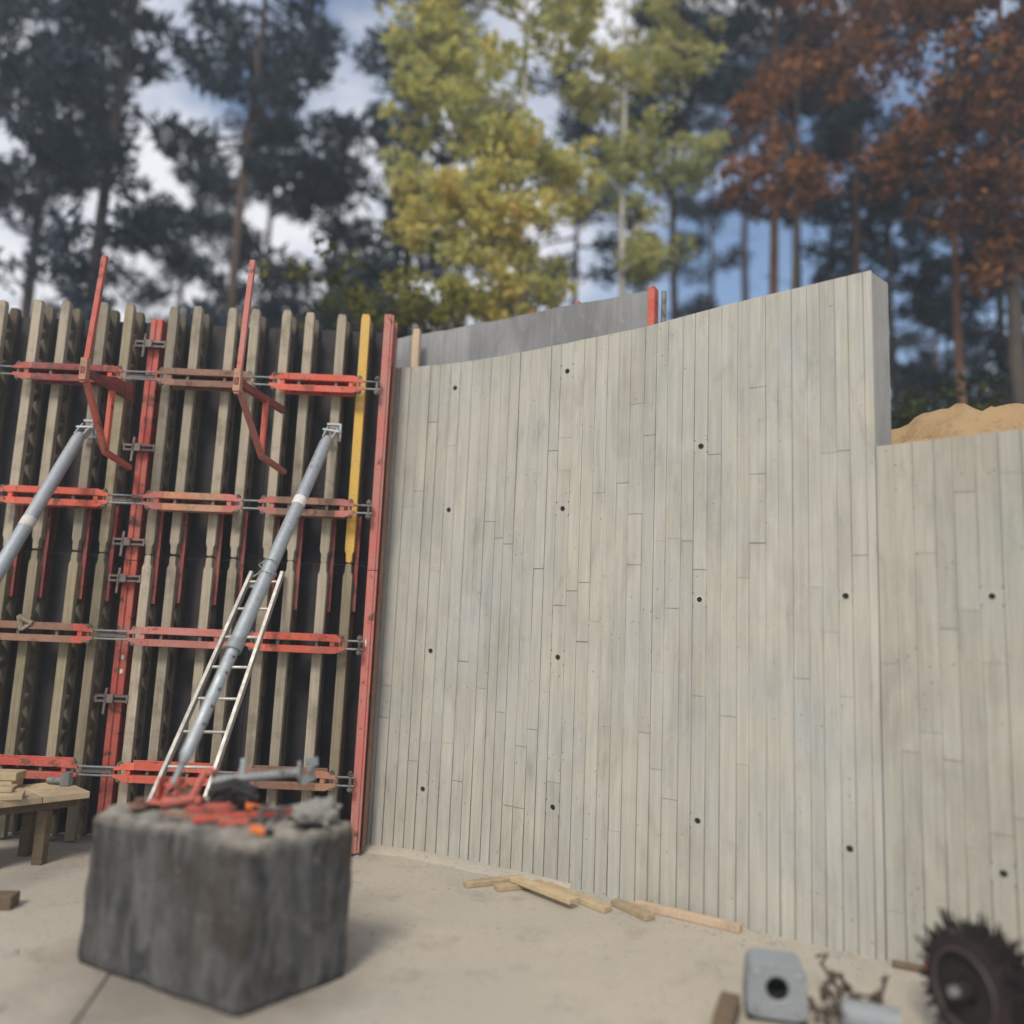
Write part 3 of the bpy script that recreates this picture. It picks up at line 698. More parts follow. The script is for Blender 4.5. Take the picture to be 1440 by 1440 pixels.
# things lying on the block
BT = .835
def on_block(name, mb, mt, label, cat, bevel=.003, smooth=False, loc=None, rz=0, group='odds and ends on the block'):
    return tag(mb.build(name, mt, None, bevel, smooth, loc, rz), label, cat, group)
sp_ = empty('short_prop', (-1.72, 4.86, .97), 'short dull grey steel prop lying across the pile on the block', 'prop')
a, b = Vector((0, 0, 0)), Vector((.50, .06, .06)); d = (b - a).normalized()
MB().tube([a, a + d * .1, a + d * .12, b], [.034, .034, .028, .028], 14).build('tube', 'galv_dark', sp_, smooth=True)
MB().tube([b - d * .005, b + d * .012], .07, 16).build('end_plate', 'galv_dark', sp_, smooth=True)
m = MB(); m.bar(b + d * .02 + Vector((0, -.05, -.05)), b + d * .10 + Vector((0, -.03, -.02)), .012, .05); m.bar(b + d * .02 + Vector((0, .05, .05)), b + d * .10 + Vector((0, .03, .05)), .012, .05); m.tube([b + d * .07 + Vector((0, -.07, .02)), b + d * .07 + Vector((0, .07, .02))], .014, 8)
m.build('fork', 'galv_dark', sp_, .002)
MB().bar(a + d * .17 + Vector((0, 0, .02)), a + d * .17 + Vector((0, 0, .115)), .03, .02, (0, 1, 0)).build('lug', 'galv', sp_, .003)
# dark chain heap
chp = empty('chain_heap', (-1.56, 4.80, BT), 'black heap of chain and straps in the middle of the block', 'chain')
rr = random.Random(9)
for k in range(46):
    c = Vector((rr.gauss(0, .085), rr.gauss(0, .06), 0)); c.z = .02 + max(0, .12 - (c.x ** 2 / .15 + c.y ** 2 / .09) ** .5 * .22) * rr.random()
    u = Vector((rr.gauss(0, 1), rr.gauss(0, 1), rr.gauss(0, .5))).normalized(); v = u.cross(Vector((rr.gauss(0, 1), rr.gauss(0, 1), rr.gauss(0, 1)))).normalized()
    ring = [c + u * math.cos(t) * .032 + v * math.sin(t) * .018 for t in np.linspace(0, 2 * math.pi, 11)]
    MB().tube(ring, .0075, 5, False).build('chain_link', 'blackrust', chp, smooth=True)
m = MB()
for k in range(5):
    z = .03 + k * .018; m.tube([(-.13 + rr.uniform(-.02, .02), rr.uniform(-.05, .05), z), (-.02, rr.uniform(-.03, .04), z + .045), (.12 + rr.uniform(-.02, .04), rr.uniform(-.05, .05), z)], .022, 6)
m.build('strap', 'black', chp, smooth=True)
on_block('red_bar', MB().bar((-1.66, 4.44, BT + .018), (-1.12, 4.72, BT + .028), .03, .03), 'red', 'long thin red steel bar lying along the top of the block', 'bar')
pl = MB().bar((-1.76, 4.62, BT + .045), (-1.54, 4.69, BT + .05), .06, .012); pl.bar((-1.76, 4.58, BT + .02), (-1.50, 4.66, BT + .025), .014, .05); pl.tube([(-1.70, 4.60, BT + .065), (-1.70, 4.62, BT + .10)], .02, 8)
on_block('red_plate', pl, 'red', 'bright red flat steel bracket lying in front of the chain heap', 'bracket')
hd = MB()
cc = Vector((-1.90, 4.75, BT + .07))
ring = [(cc.x + .045 * math.cos(t) * .8, cc.y + .045 * math.cos(t) * .5, cc.z + .055 * math.sin(t)) for t in np.linspace(0, 2 * math.pi, 17)]
hd.tube(ring, .014, 8, False); hd.tube([(-1.95, 4.71, BT + .03), (-1.90, 4.74, BT + .035), (-1.78, 4.77, BT + .05)], [.034, .036, .02], 10)
on_block('red_coupling', hd, 'red', 'red ring-shaped coupling at the foot of the long prop', 'coupling', 0, True)
hk = MB().bar((-1.82, 4.80, BT + .03), (-1.76, 4.86, BT + .20), .05, .03); hk.bar((-1.76, 4.86, BT + .20), (-1.70, 4.83, BT + .19), .05, .03)
on_block('red_hook', hk, 'red', 'upright red steel hook between the coupling and the chain heap', 'hook')
for loc, rz, lb in (((-1.42, 4.74, BT + .03), .3, 'orange plastic wedge beside the chain heap'), ((-1.25, 4.30, BT + .016), -.5, 'orange plastic wedge at the front edge of the block')):
    q = [(-.05, 0), (.05, 0), (.05, .012), (-.05, .035)]
    wdg = MB().prism(q, Matrix.Translation((0, .02, -.012)) @ Matrix(((1, 0, 0, 0), (0, 0, -1, 0), (0, 1, 0, 0), (0, 0, 0, 1))), .045)
    w_ = on_block('orange_wedge', wdg, 'orange', lb, 'wedge', .003, False, loc, rz)
    MB().tube([(.05, 0, .0), (.085, 0, .0)], .02, 8).build('black_end', 'black', w_, smooth=True)
# crumpled glove/cloth lump
bm = bmesh.new(); bmesh.ops.create_icosphere(bm, subdivisions=4, radius=1)
for v in bm.verts:
    c = v.co.copy(); n_ = 1 + .42 * noise.noise(c * 1.9) + .22 * noise.noise(c * 4.5) + .09 * noise.noise(c * 10)
    v.co = Vector((c.x * .125 * n_, c.y * .085 * n_, max(-.012, (c.z * .075 + .03) * n_)))
me = bpy.data.meshes.new('cloth_lump'); bm.to_mesh(me); bm.free(); me.polygons.foreach_set('use_smooth', [True] * len(me.polygons)); me.materials.append(M['cloth'])
tag(link('cloth_lump', me, None, (-1.02, 4.60, BT + .015), .4), 'crumpled dusty grey cloth on the right corner of the block', 'cloth', 'odds and ends on the block')
for k, (x, y, r0, lb) in enumerate([(-1.42, 4.40, .026, 'dark rubble lump near the left of the front edge of the block'), (-1.13, 4.47, .022, 'dark rubble lump left of the grey cloth on the block'), (-.95, 4.50, .018, 'small rubble lump at the right edge of the block')]):
    bm = bmesh.new(); bmesh.ops.create_icosphere(bm, subdivisions=2, radius=r0)
    for v in bm.verts: v.co *= 1 + .5 * noise.noise(v.co * 40 + Vector((k * 7, 0, 0))); v.co.z *= .6
    me = bpy.data.meshes.new('rubble'); bm.to_mesh(me); bm.free(); me.materials.append(M['block'])
    tag(link('rubble', me, None, (x, y, BT + .012)), lb, 'rubble', 'odds and ends on the block')
on_block('thin_pipe', MB().tube([(-1.36, 4.76, BT + .02), (-1.10, 4.70, BT + .035)], .011, 8), 'galv', 'thin grey pipe pointing at the crumpled cloth', 'pipe', 0, True)
MB_ = MB().tube([(-1.30, 4.50, BT), (-1.30, 4.50, BT + .075), (-1.27, 4.51, BT + .09), (-1.24, 4.52, BT + .075), (-1.24, 4.52, BT)], .007, 6)
on_block('lifting_eye', MB_, 'clampsteel', 'small steel lifting eye standing in the top of the block', 'eye', 0, True)

on_block('rusty_bar', MB().bar((-1.86, 4.56, BT + .016), (-1.44, 4.47, BT + .018), .022, .022), 'rust', 'rusty square steel bar lying left of the long red bar', 'bar')
cl = MB().box(-.07, .07, -.022, .022, 0, .014); cl.box(-.07, -.05, -.022, .022, .014, .075); cl.box(.05, .07, -.022, .022, .014, .06); cl.tube([(-.06, 0, .05), (.12, 0, .05)], .011, 8)
on_block('steel_clamp', cl, 'clampsteel', 'dark steel screw clamp lying between the red bar and the cloth', 'clamp', .002, False, (-1.27, 4.56, BT + .01), .7)
pn = MB().tube([(0, 0, .014), (.13, .03, .016)], .013, 8); pn.tube([(-.012, -.003, .02), (.004, .001, .02)], .026, 8)
on_block('red_pin', pn, 'red', 'short red steel pin in front of the long red bar', 'pin', 0, True, (-1.47, 4.36, BT + .012), .2)
wp = MB().tube([(0, 0, 0), (0, 0, .02)], .055, 16); wp.tube([(0, 0, .02), (0, 0, .05)], .026, 6)
on_block('wing_nut_plate', wp, 'rust', 'round rusty plate nut near the left corner of the block', 'nut', .002, False, (-2.08, 4.72, BT + .004), .2)

# ------------------------------------------------------------------ timber offcuts along the wall
def plank(a, b, wd, th, z, lab, mt='lumber', rollz=0.0):
    a, b = Vector((*a, z + th / 2 + .002)), Vector((*b, z + th / 2 + .002))
    m = MB().bar(a, b, wd, th)
    o = m.build('timber_offcut', mt, None, .003); return tag(o, lab, 'timber', 'timber offcuts by the wall')
plank((-.235, 6.20), (.20, 6.40), .075, .036, 0, 'leftmost pale timber offcut on the floor by the wall')
plank((.0, 6.15), (.36, 6.30), .08, .036, 0, 'timber offcut lying second from the left, partly under another')
plank((.13, 6.26), (.545, 5.82), .08, .036, .04, 'timber offcut crossing over the second one and pointing at the camera')
plank((.37, 6.27), (.79, 5.80), .085, .038, 0, 'longer timber offcut in the middle of the row by the wall')
plank((.86, 5.97), (1.07, 5.68), .085, .038, 0, 'shortest timber offcut, left of the long batten')
plank((1.00, 5.92), (1.645, 5.535), .055, .05, 0, 'long square timber batten along the wall foot at the right of the row', 'lumber_pink')

# ------------------------------------------------------------------ timber table at the left
tb = empty('timber_table', (-3.215, 6.41, 0), 'low timber work table in front of the formwork at the left', 'table')
E1, E2 = Vector((-.72, -.69)).normalized(), Vector((-.76, .65)).normalized()
for k in range(4):
    q0 = E1 * (k * .33 + .002); q1 = E1 * (k * .33 + .326)
    vs = [q0, q1, q1 + E2 * .52, q0 + E2 * .52]
    m = MB().add([(v.x, v.y, z) for z in (.475, .525) for v in vs], [(3, 2, 1, 0), (4, 5, 6, 7)] + [(i, (i + 1) % 4, 4 + (i + 1) % 4, 4 + i) for i in range(4)])
    m.build('board', 'lumber', tb, .004)
for (a, b) in ((.26, .13), (.26, .42), (.66, .13), (.66, .42), (1.2, .13), (1.2, .42)):
    c = E1 * a + E2 * b; MB().box(c.x - .04, c.x + .04, c.y - .04, c.y + .04, 0, .40).build('leg', 'lumber_dark', tb, .004)
for b in (.13, .42):
    c0, c1 = E1 * .05 + E2 * b, E1 * 1.28 + E2 * b
    MB().bar((c0.x, c0.y, .4375), (c1.x, c1.y, .4375), .07, .07).build('rail', 'lumber_dark', tb, .003)
def tplank(a, b, wd, th, z, lab):
    o = MB().bar((*a, z + th / 2), (*b, z + th / 2), wd, th).build('timber_plank', 'lumber', None, .004); tag(o, lab, 'timber', 'planks on the table')
tplank((-3.56, 6.11), (-4.43, 5.74), .14, .04, .527, 'lower plank lying on the timber table')
tplank((-3.65, 6.14), (-4.43, 5.92), .13, .035, .569, 'plank stacked on the lower plank at the front of the table')
tplank((-3.82, 6.45), (-4.53, 6.43), .16, .06, .527, 'thick squared timber at the back of the table')
tplank((-3.79, 6.44), (-4.53, 6.40), .15, .06, .589, 'pale squared timber topping the back stack on the table')
jr = MB().tube([(-3.66, 6.60, .555), (-3.50, 6.56, .565)], [.028, .026], 10); jr.tube([(-3.50, 6.57, .526), (-3.50, 6.57, .63)], [.05, .042], 8)
tag(jr.build('grey_fitting', 'galv_dark', None, 0, True), 'dull grey pipe fitting on the back of the timber table', 'fitting')
tag(MB().bar((-3.14, 5.44, .045), (-3.9, 5.36, .045), .12, .085).build('damp_timber', 'lumber_dark', None, .005), 'dark damp timber on the floor at the left picture edge', 'timber')
sc = MB().bar((-4.13, 6.70, 1.86), (-4.02, 6.72, 1.80), .05, .03); sc.bar((-4.13, 6.70, 1.86), (-4.11, 6.72, 1.74), .05, .03); sc.bar((-4.02, 6.72, 1.80), (-4.11, 6.72, 1.74), .04, .02)
tag(sc.build('wood_scrap', 'girder', None, .003), 'angular wood scrap caught on the third waler of the left panel', 'scrap')

# ------------------------------------------------------------------ steel parts in the right foreground
hs = empty('steel_housing', (1.475, 4.33, 0), 'square grey steel housing with a round bore standing on the floor', 'machine part', rz=-.20)
hw = .152; HH = .285
k = 32; vs = []; fs = []
def sq(a, h):
    ca, sa = math.cos(a), math.sin(a); e = 7.0
    r = h / ((abs(ca) ** e + abs(sa) ** e) ** (1 / e)); return ca * r, sa * r
for i in range(k):
    a = 2 * math.pi * i / k; x, z = sq(a, hw); x *= 1 - .06 * (z / hw); z *= .88
    hx, hz = math.cos(a) * .056, math.sin(a) * .056; zc = HH / 2 + .01; oz = .015
    vs += [(x, .20, zc + z), (x, .02, zc + z), (x * .96, .0, zc + z * .96), (hx * 1.15, .0, zc + oz + hz * 1.15), (hx, .008, zc + oz + hz), (hx, .16, zc + oz + hz)]
for i in range(k):
    n = (i + 1) % k
    for q in range(5): fs.append((i * 6 + q, n * 6 + q, n * 6 + q + 1, i * 6 + q + 1))
fs.append(tuple(i * 6 for i in range(k)))
MB().add(vs, fs).build('body', 'grey_paint', hs, 0, True)
MB().tube([(0, .012, HH / 2 + .025), (0, .155, HH / 2 + .025)], .0555, 24, False).build('bore', 'black', hs, smooth=True)  # bore wall and floor painted black for the shade inside
MB().add([(math.cos(2 * math.pi * i / 24) * .058, .155, HH / 2 + .025 + math.sin(2 * math.pi * i / 24) * .058) for i in range(24)], [tuple(range(24))]).build('bore_floor', 'black', hs)
for sx in (-1, 1):
    for sz in (-1, 1):
        MB().tube([(sx * .105, .004, HH / 2 + .01 + sz * .095), (sx * .105, -.010, HH / 2 + .01 + sz * .095)], .016, 6).build('bolt', 'galv' if sz > 0 else 'galv_dark', hs)
MB().box(-.15, .15, .01, .19, 0, .02).build('base', 'blackrust', hs, .003)
tag(MB().bar((1.27, 4.46, .05), (1.14, 4.16, .045), .10, .08).build('brown_timber', 'lumber_dark', None, .006), 'brown timber chunk left of the grey steel housing', 'timber')
# rusty tie wire tangle
tg = empty('wire_tangle', (1.80, 4.42, 0), 'tangle of rusty tie wire and bar ends right of the grey housing', 'wire')
rr = random.Random(4)
for k in range(16):
    p0 = Vector((rr.uniform(-.14, .20), rr.uniform(-.10, .10), .01)); q = [p0]
    for j in range(5): q.append(q[-1] + Vector((rr.uniform(-.06, .06), rr.uniform(-.05, .05), rr.uniform(-.01, .075) if j < 4 else -.03)))
    for v in q: v.z = max(.012, v.z)
    MB().tube(q, rr.uniform(.006, .012), 6).build('wire', 'wire', tg, smooth=True)
for k, (x, z) in enumerate([(-.06, .13), (.10, .10), (.22, .12), (-.02, .21)]):
    MB().tube([(x, -.02, z - .03), (x + .01, -.03, z + .03)], .02, 6).build('nut', 'wire', tg)
ps = empty('steel_stub', (1.96, 4.27, 0), 'blue-grey steel tube stub lying beside the rusty wire', 'tube')
MB().tube([(-.14, .06, .07), (.10, -.04, .07)], .07, 16).build('tube', 'grey_paint', ps, smooth=True)
MB().tube([(-.15, .064, .07), (-.135, .058, .07)], .085, 16).build('flange', 'grey_paint', ps, smooth=True)
MB().tube([(-.157, .067, .07), (-.151, .0645, .07)], .03, 12).build('pin', 'galv', ps)

# spiked drum
dr = empty('spiked_drum', (2.27, 4.03, 0), 'dark rusty spiked steel drum standing at the foot of the low wall', 'drum', rz=R(-74))
DR, DW, zc = .24, .20, .325
def ringv(r, y, n=40): return [(r * math.cos(2 * math.pi * i / n), y, zc + r * math.sin(2 * math.pi * i / n)) for i in range(n)]
m = MB(); n = 40; vs = []
for r, y in ((.06, .02), (.165, .02), (.175, 0), (.21, -.004), (DR, .012), (DR, DW), (.06, DW)): vs += ringv(r, y)
fs = [(j * n + i, j * n + (i + 1) % n, (j + 1) * n + (i + 1) % n, (j + 1) * n + i) for j in range(6) for i in range(n)]
MB().add(vs, fs).build('drum_body', 'blackrust', dr, 0, True)
m = MB()
vs = []
for r, y in ((.166, -.003), (.172, -.012), (.182, -.012), (.188, -.003)): vs += ringv(r, y)
MB().add(vs, [(j * n + i, j * n + (i + 1) % n, (j + 1) * n + (i + 1) % n, (j + 1) * n + i) for j in range(3) for i in range(n)]).build('rim_ring', 'blackworn', dr, 0, True)
MB().tube([(0, .02, zc), (0, -.035, zc), (0, -.045, zc)], [.05, .045, .03], 14).build('hub', 'blackrust', dr, smooth=True)
MB().tube([(0, -.045, zc), (0, -.075, zc)], .024, 12).build('axle', 'galv_dark', dr, smooth=True)
rr = random.Random(8); cnt = 0
for j in range(8):
    for i in range(32):
        a = 2 * math.pi * (i + .5 * (j % 2)) / 32 + rr.uniform(-.06, .06); y = .02 + j * (DW - .04) / 7 + rr.uniform(-.01, .01); ln = rr.choice([.03, .045, .06, .08, .11]) * rr.uniform(.8, 1.1)
        if zc + (DR + ln) * math.sin(a) < .004: ln = max(.004, (zc - .004) / -math.sin(a) - DR)
        u = Vector((math.cos(a), 0, math.sin(a))); b0 = Vector((0, y, zc)) + u * (DR - .01); tp = Vector((rr.uniform(-.02, .02), y + rr.uniform(-.02, .02), zc)) + u * (DR + ln)
        if tp.z < .003: tp.z = .003
        MB().tube([b0, tp], [.013, .007], 5).build('spike', 'blackrust', dr)
tag(MB().tube([(2.62, 5.06, .03), (2.70, 5.02, .03)], .024, 10).build('red_piece', 'red', None, 0, True), 'small red canister on the floor at the wall foot behind the drum', 'piece')  # unidentified small red piece, shaped as a short cylinder
tag(MB().bar((2.44, 5.10, .02), (2.60, 5.03, .02), .04, .03).build('dark_sliver', 'lumber_dark', None, .003), 'dark timber sliver at the wall foot left of the red canister', 'timber')
rp_ = MB().tube([(2.66, 4.02, .02), (2.66, 4.02, .30)], .02, 10); rp_.tube([(2.66, 4.02, .27), (2.80, 4.06, .27)], .016, 8)
tag(rp_.build('red_crank', 'red', None, 0, True), 'red steel crank standing at the right picture edge beside the drum', 'crank')

# ------------------------------------------------------------------ trees
def leaf_quads(C, N_per, spread, size, aspect, rng, up_bias=0.0, tint_c=None, droop=0.0):
    """C (k,3) clump centres, spread (k,) radii -> vertices, quads, tint"""
    k = len(C); n = k * N_per
    cen = np.repeat(C, N_per, 0); sp = np.repeat(spread, N_per)
    d = rng.normal(size=(n, 3)); d /= np.linalg.norm(d, axis=1)[:, None]
    r = rng.random(n) ** .45
    pos = cen + d * (r * sp)[:, None] * np.array([1, 1, .72])
    pos[:, 2] -= droop * r * sp
    a = rng.normal(size=(n, 3)); a[:, 2] += up_bias; a += d * .8; a /= np.linalg.norm(a, axis=1)[:, None]
    b = np.cross(a, rng.normal(size=(n, 3))); b /= np.linalg.norm(b, axis=1)[:, None]
    s = size * rng.uniform(.6, 1.35, n)
    A = a * (s / 2)[:, None]; B = b * (s / 2 / aspect)[:, None]
    V = np.empty((n, 4, 3)); V[:, 0] = pos - A; V[:, 1] = pos + B; V[:, 2] = pos + A; V[:, 3] = pos - B
    F = np.arange(n * 4).reshape(n, 4)
    t = (np.repeat(tint_c, N_per) if tint_c is not None else .5) + rng.normal(0, .14, n)
    return V.reshape(-1, 3), F, np.clip(t, 0, 1)
def trunk_path(x, y, z0, H, lean, rng, n=7):
    pts = []; wx, wy = 0, 0
    for i in range(n):
        t = i / (n - 1); pts.append((x + lean[0] * t * H + wx, y + lean[1] * t * H + wy, z0 + H * t)); wx += rng.normal(0, .05); wy += rng.normal(0, .05)
    return pts
def along(pts, t):
    q = t * (len(pts) - 1); i = min(len(pts) - 2, int(q)); return Vector(pts[i]).lerp(Vector(pts[i + 1]), q - i)
GZ = 3.0
def pine(x, y, H, c0, Rc, label, bark='bark_pine', seed=1, dens=1.0, lean=(0, 0), rad=.13, leaf='needles', limbs=30, group='pines behind the site'):
    rng = np.random.default_rng(seed); root = empty('pine_tree', (0, 0, 0), label, 'tree', group)
    tp = trunk_path(x, y, GZ, H, lean, rng)
    MB().tube(tp, [rad * (1 - .72 * i / 6) for i in range(7)], 9).build('trunk', bark, root, smooth=True)
    C = []; Sx = []; T = []; lm = MB()
    for i in range(int(limbs * dens)):
        f = (i + rng.random()) / (limbs * dens); tt = c0 + (1 - c0) * f
        b = along(tp, min(.995, tt)); az = rng.uniform(0, 2 * math.pi)
        prof = math.sin(math.pi * min(1, .22 + .78 * f) ** .8) * .9 + .12
        ln = Rc * prof * rng.uniform(.55, 1.15)
        e = b + Vector((math.cos(az) * ln, math.sin(az) * ln, ln * rng.uniform(-.05, .40)))
        mid = b.lerp(e, .5) + Vector((0, 0, -.06 * ln))
        lm.tube([b, mid, e], [.035 * (1.2 - f * .6), .024, .010], 5)
        for q in np.linspace(.42, 1.0, 4 if ln > .9 else 2):
            c = b.lerp(e, q) + Vector(rng.normal(0, .13, 3)); C.append(c); Sx.append(rng.uniform(.26, .52) * (.7 + .3 * Rc / 1.8)); T.append(np.clip(.35 + .3 * rng.random() + .12 * (c.z - b.z), 0, 1))
    for i in range(5):                                       # dead stubs under the crown
        tt = rng.uniform(.3 * c0, c0); b = along(tp, tt); az = rng.uniform(0, 6.28); ln = rng.uniform(.3, 1.0)
        lm.tube([b, b + Vector((math.cos(az) * ln, math.sin(az) * ln, rng.uniform(-.1, .25)))], [.016, .005], 4)
    tag(lm.build('limb', bark, root), kind='stuff')
    V, F, t = leaf_quads(np.array([tuple(c) for c in C]), 48, np.array(Sx), .30, 4.2, rng, .35, np.array(T))
    link('crown', fast_mesh('crown', V, F, t, leaf), root)
    return root
def broad(x, y, H, lobes, label, name, bark, leaf, seed, per, size, rad=.10, clumps=60, lean=(0, 0), group=None, tint=(.25, .75), droop=.5, hole=.0):
    rng = np.random.default_rng(seed); root = empty(name, (0, 0, 0), label, 'tree', group)
    tp = trunk_path(x, y, GZ, H, lean, rng)
    MB().tube(tp, [rad * (1 - .78 * i / 6) for i in range(7)], 9).build('trunk', bark, root, smooth=True)
    C = []; Sx = []; T = []; lm = MB()
    for (lx, ly, lz, rx, ry, rz_, tn) in lobes:
        c0 = Vector((lx, ly, lz)); tt = min(.97, max(.15, (lz - GZ - .5) / H)); b = along(tp, tt)
        lm.tube([b, b.lerp(c0, .55) + Vector((0, 0, .1)), c0], [rad * .38, rad * .25, .012], 6)
        n = int(clumps * (rx * ry * rz_) ** .55)
        for i in range(n):
            d = rng.normal(size=3); d /= np.linalg.norm(d); r = rng.random() ** .38
            c = c0 + Vector((d[0] * rx * r, d[1] * ry * r, d[2] * rz_ * r))
            if noise.noise(c * .95 + Vector((seed, 0, 0))) < hole - .22: continue
            C.append(tuple(c)); Sx.append(rng.uniform(.14, .34)); T.append(np.clip(tn + .30 * noise.noise(c * 1.1) + rng.normal(0, .07), 0, 1))
            if i % 4 == 0: lm.tube([c0.lerp(b, .3 * rng.random()), c], [.014, .004], 4)
    tag(lm.build('limb', bark, root), kind='stuff')
    V, F, t = leaf_quads(np.array(C), per, np.array(Sx), size, 1.5, rng, 0, np.array(T), droop)
    link('crown', fast_mesh('crown', V, F, t, leaf), root)
    return root
# left stand of dark pines (x = distance * tangent)
pine(-.66 * 15.5, 15.5, 15.5, .42, 2.3, 'dark pine at the far left edge above the formwork', seed=21, rad=.15, limbs=34)
pine(-.560 * 13.0, 13.0, 13.4, .33, 2.15, 'broad dark pine behind the left red railing post', seed=22, rad=.14, limbs=46)
pine(-.385 * 13.8, 13.8, 13.0, .52, 1.75, 'dark pine behind the right red railing post, its crown touching the top edge', seed=23, rad=.12, limbs=38)
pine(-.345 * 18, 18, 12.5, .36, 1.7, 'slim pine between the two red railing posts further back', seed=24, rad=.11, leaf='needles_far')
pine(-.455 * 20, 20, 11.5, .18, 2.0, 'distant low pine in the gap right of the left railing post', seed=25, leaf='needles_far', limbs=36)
pine(-.255 * 16, 16, 9.6, .22, 1.75, 'medium pine above the upper waler nearest the yellow girder', seed=26, limbs=36)
pine(-.165 * 15, 15, 14.6, .20, 1.65, 'tall dark pine left of the yellow-green birches', seed=27, rad=.14, limbs=48)
pine(-.205 * 12.2, 12.2, 4.6, .12, 1.15, 'short bushy pine rising just behind the yellow girder', seed=28, rad=.07, limbs=34)
pine(-.76 * 13.5, 13.5, 13.8, .5, 2.1, 'pine leaning in from beyond the left picture edge', seed=29, rad=.14)
pine(-.42 * 12.4, 12.4, 3.9, .12, 1.1, 'young pine low between the red railing posts', seed=30, rad=.06, limbs=26)
pine(-.60 * 12.2, 12.2, 3.9, .12, 1.1, 'young pine low behind the left formwork panel', seed=31, rad=.06, limbs=26)
# right stand
pine(.080 * 15.5, 15.5, 11, .55, 1.5, 'pine whose dark trunk shows behind the small red post tip', seed=41, rad=.09, limbs=18)
pine(.204 * 15.0, 15.0, 14, .60, 1.7, 'pine with a straight dark trunk just right of the grey sheet end', seed=42, rad=.105, limbs=22)
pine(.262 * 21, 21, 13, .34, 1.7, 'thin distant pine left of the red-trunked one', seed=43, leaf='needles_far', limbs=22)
pine(.333 * 13.2, 13.2, 12.5, .72, 1.6, 'pine with a reddish trunk behind the middle of the tall wall top', 'bark_red', seed=44, rad=.115, limbs=16)
pine(.372 * 17, 17, 15, .55, 1.8, 'pine with a thick grey trunk right of the reddish one', seed=45, rad=.16, limbs=22)
pine(.460 * 14.2, 14.2, 12.5, .50, 1.7, 'pine with a slim trunk rising behind the end of the tall wall', 'bark_red', seed=46, rad=.09, limbs=20)
pine(.505 * 16.5, 16.5, 9.8, .16, 1.9, 'dark dense pine filling the gap right of the tall wall end', seed=47, limbs=40)
pine(.598 * 12.0, 12.0, 10.5, .62, 1.6, 'pine with a leaning reddish trunk above the sand bank', 'bark_red', seed=48, rad=.085, lean=(-.02, 0), limbs=16)
pine(.640 * 15.5, 15.5, 11, .30, 1.8, 'pine with a dark trunk right of the leaning one over the sand', seed=49, rad=.12, limbs=28)
pine(.70 * 14, 14, 12.5, .22, 2.0, 'dark pine at the far right picture edge', seed=50, limbs=42)
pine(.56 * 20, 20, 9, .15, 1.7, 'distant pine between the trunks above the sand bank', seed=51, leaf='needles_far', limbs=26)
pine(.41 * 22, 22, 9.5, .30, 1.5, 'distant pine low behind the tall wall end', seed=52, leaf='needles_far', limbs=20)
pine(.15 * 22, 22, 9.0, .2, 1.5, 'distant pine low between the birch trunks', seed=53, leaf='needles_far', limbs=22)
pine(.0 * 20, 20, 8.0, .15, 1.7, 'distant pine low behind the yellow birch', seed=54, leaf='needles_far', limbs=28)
pine(.30 * 19, 19, 17.5, .62, 2.0, 'tall pine whose dark crown closes the top between birch and copper tree', seed=55, limbs=26)

def lob(y, items):      # items: (tangent x, tangent z, rx, rz, tint)
    return [(tx * (y + dy), y + dy, 2 + tz * (y + dy), rx, rx * .9, rz_, tn) for tx, tz, rx, rz_, tn, dy in items]
B1 = lob(11.6, [(-.10, .56, .95, .75, .68, 0), (-.02, .56, .85, .55, .76, -.3), (-.06, .46, .95, .65, .60, .2), (.02, .45, .55, .7, .60, 0), (-.13, .72, 1.0, .85, .52, .3), (-.03, .72, 1.2, .9, .48, -.2), (-.04, .64, .9, .6, .56, -.3), (.03, .66, .8, .6, .6, -.2), (-.09, .86, 1.25, .9, .58, .2), (.02, .88, 1.2, 1.0, .50, 0), (.05, .60, .6, .5, .66, .3), (-.10, 1.0, 1.2, .9, .5, 0), (-.145, .45, .35, .3, .62, 0), (-.15, .60, .6, .5, .5, .2), (-.12, .50, .55, .45, .66, -.2), (-.085, .42, .45, .4, .72, -.3), (-.02, .42, .4, .5, .66, 0), (-.16, .80, .7, .6, .55, 0)])
broad(-.005 * 11.6, 11.6, 10.5, B1, 'yellow-green birch spreading over the left half of the tall wall', 'birch_tree', 'bark_birch', 'birch_leaf', 61, 34, .12, .10, 84, group='birches behind the wall', hole=.09)
B2 = lob(12.6, [(.14, .62, .8, .7, .42, 0), (.10, .74, .9, .7, .62, .2), (.20, .66, .85, .8, .30, -.2), (.17, .82, 1.1, .9, .38, 0), (.22, .90, .9, .8, .55, .2), (.08, .92, 1.0, .9, .42, 0), (.16, .50, .6, .5, .36, 0), (.15, 1.02, 1.2, .9, .4, 0), (.19, .55, .5, .5, .40, 0)])
broad(.141 * 12.6, 12.6, 12.0, B2, 'greener birch with a pale trunk right of the yellow one', 'birch_tree', 'bark_birch', 'birch_leaf', 62, 32, .12, .085, 80, group='birches behind the wall', hole=.09)
O1 = lob(12.2, [(.345, .62, .85, .6, .55, 0), (.30, .60, .55, .5, .70, 0), (.37, .74, .9, .55, .55, .2), (.33, .72, .7, .5, .45, 0), (.42, .80, .8, .6, .42, .3), (.40, .62, .5, .4, .40, 0), (.46, .88, .7, .5, .45, 0), (.39, .90, .6, .5, .4, 0)])
broad(.37 * 12.2, 12.2, 9.5, O1, 'copper-red tree in the middle right with sky showing through', 'copper_tree', 'bark_oak', 'oak_leaf', 63, 22, .115, .07, 58, group='copper trees on the right', droop=.2, hole=.02)
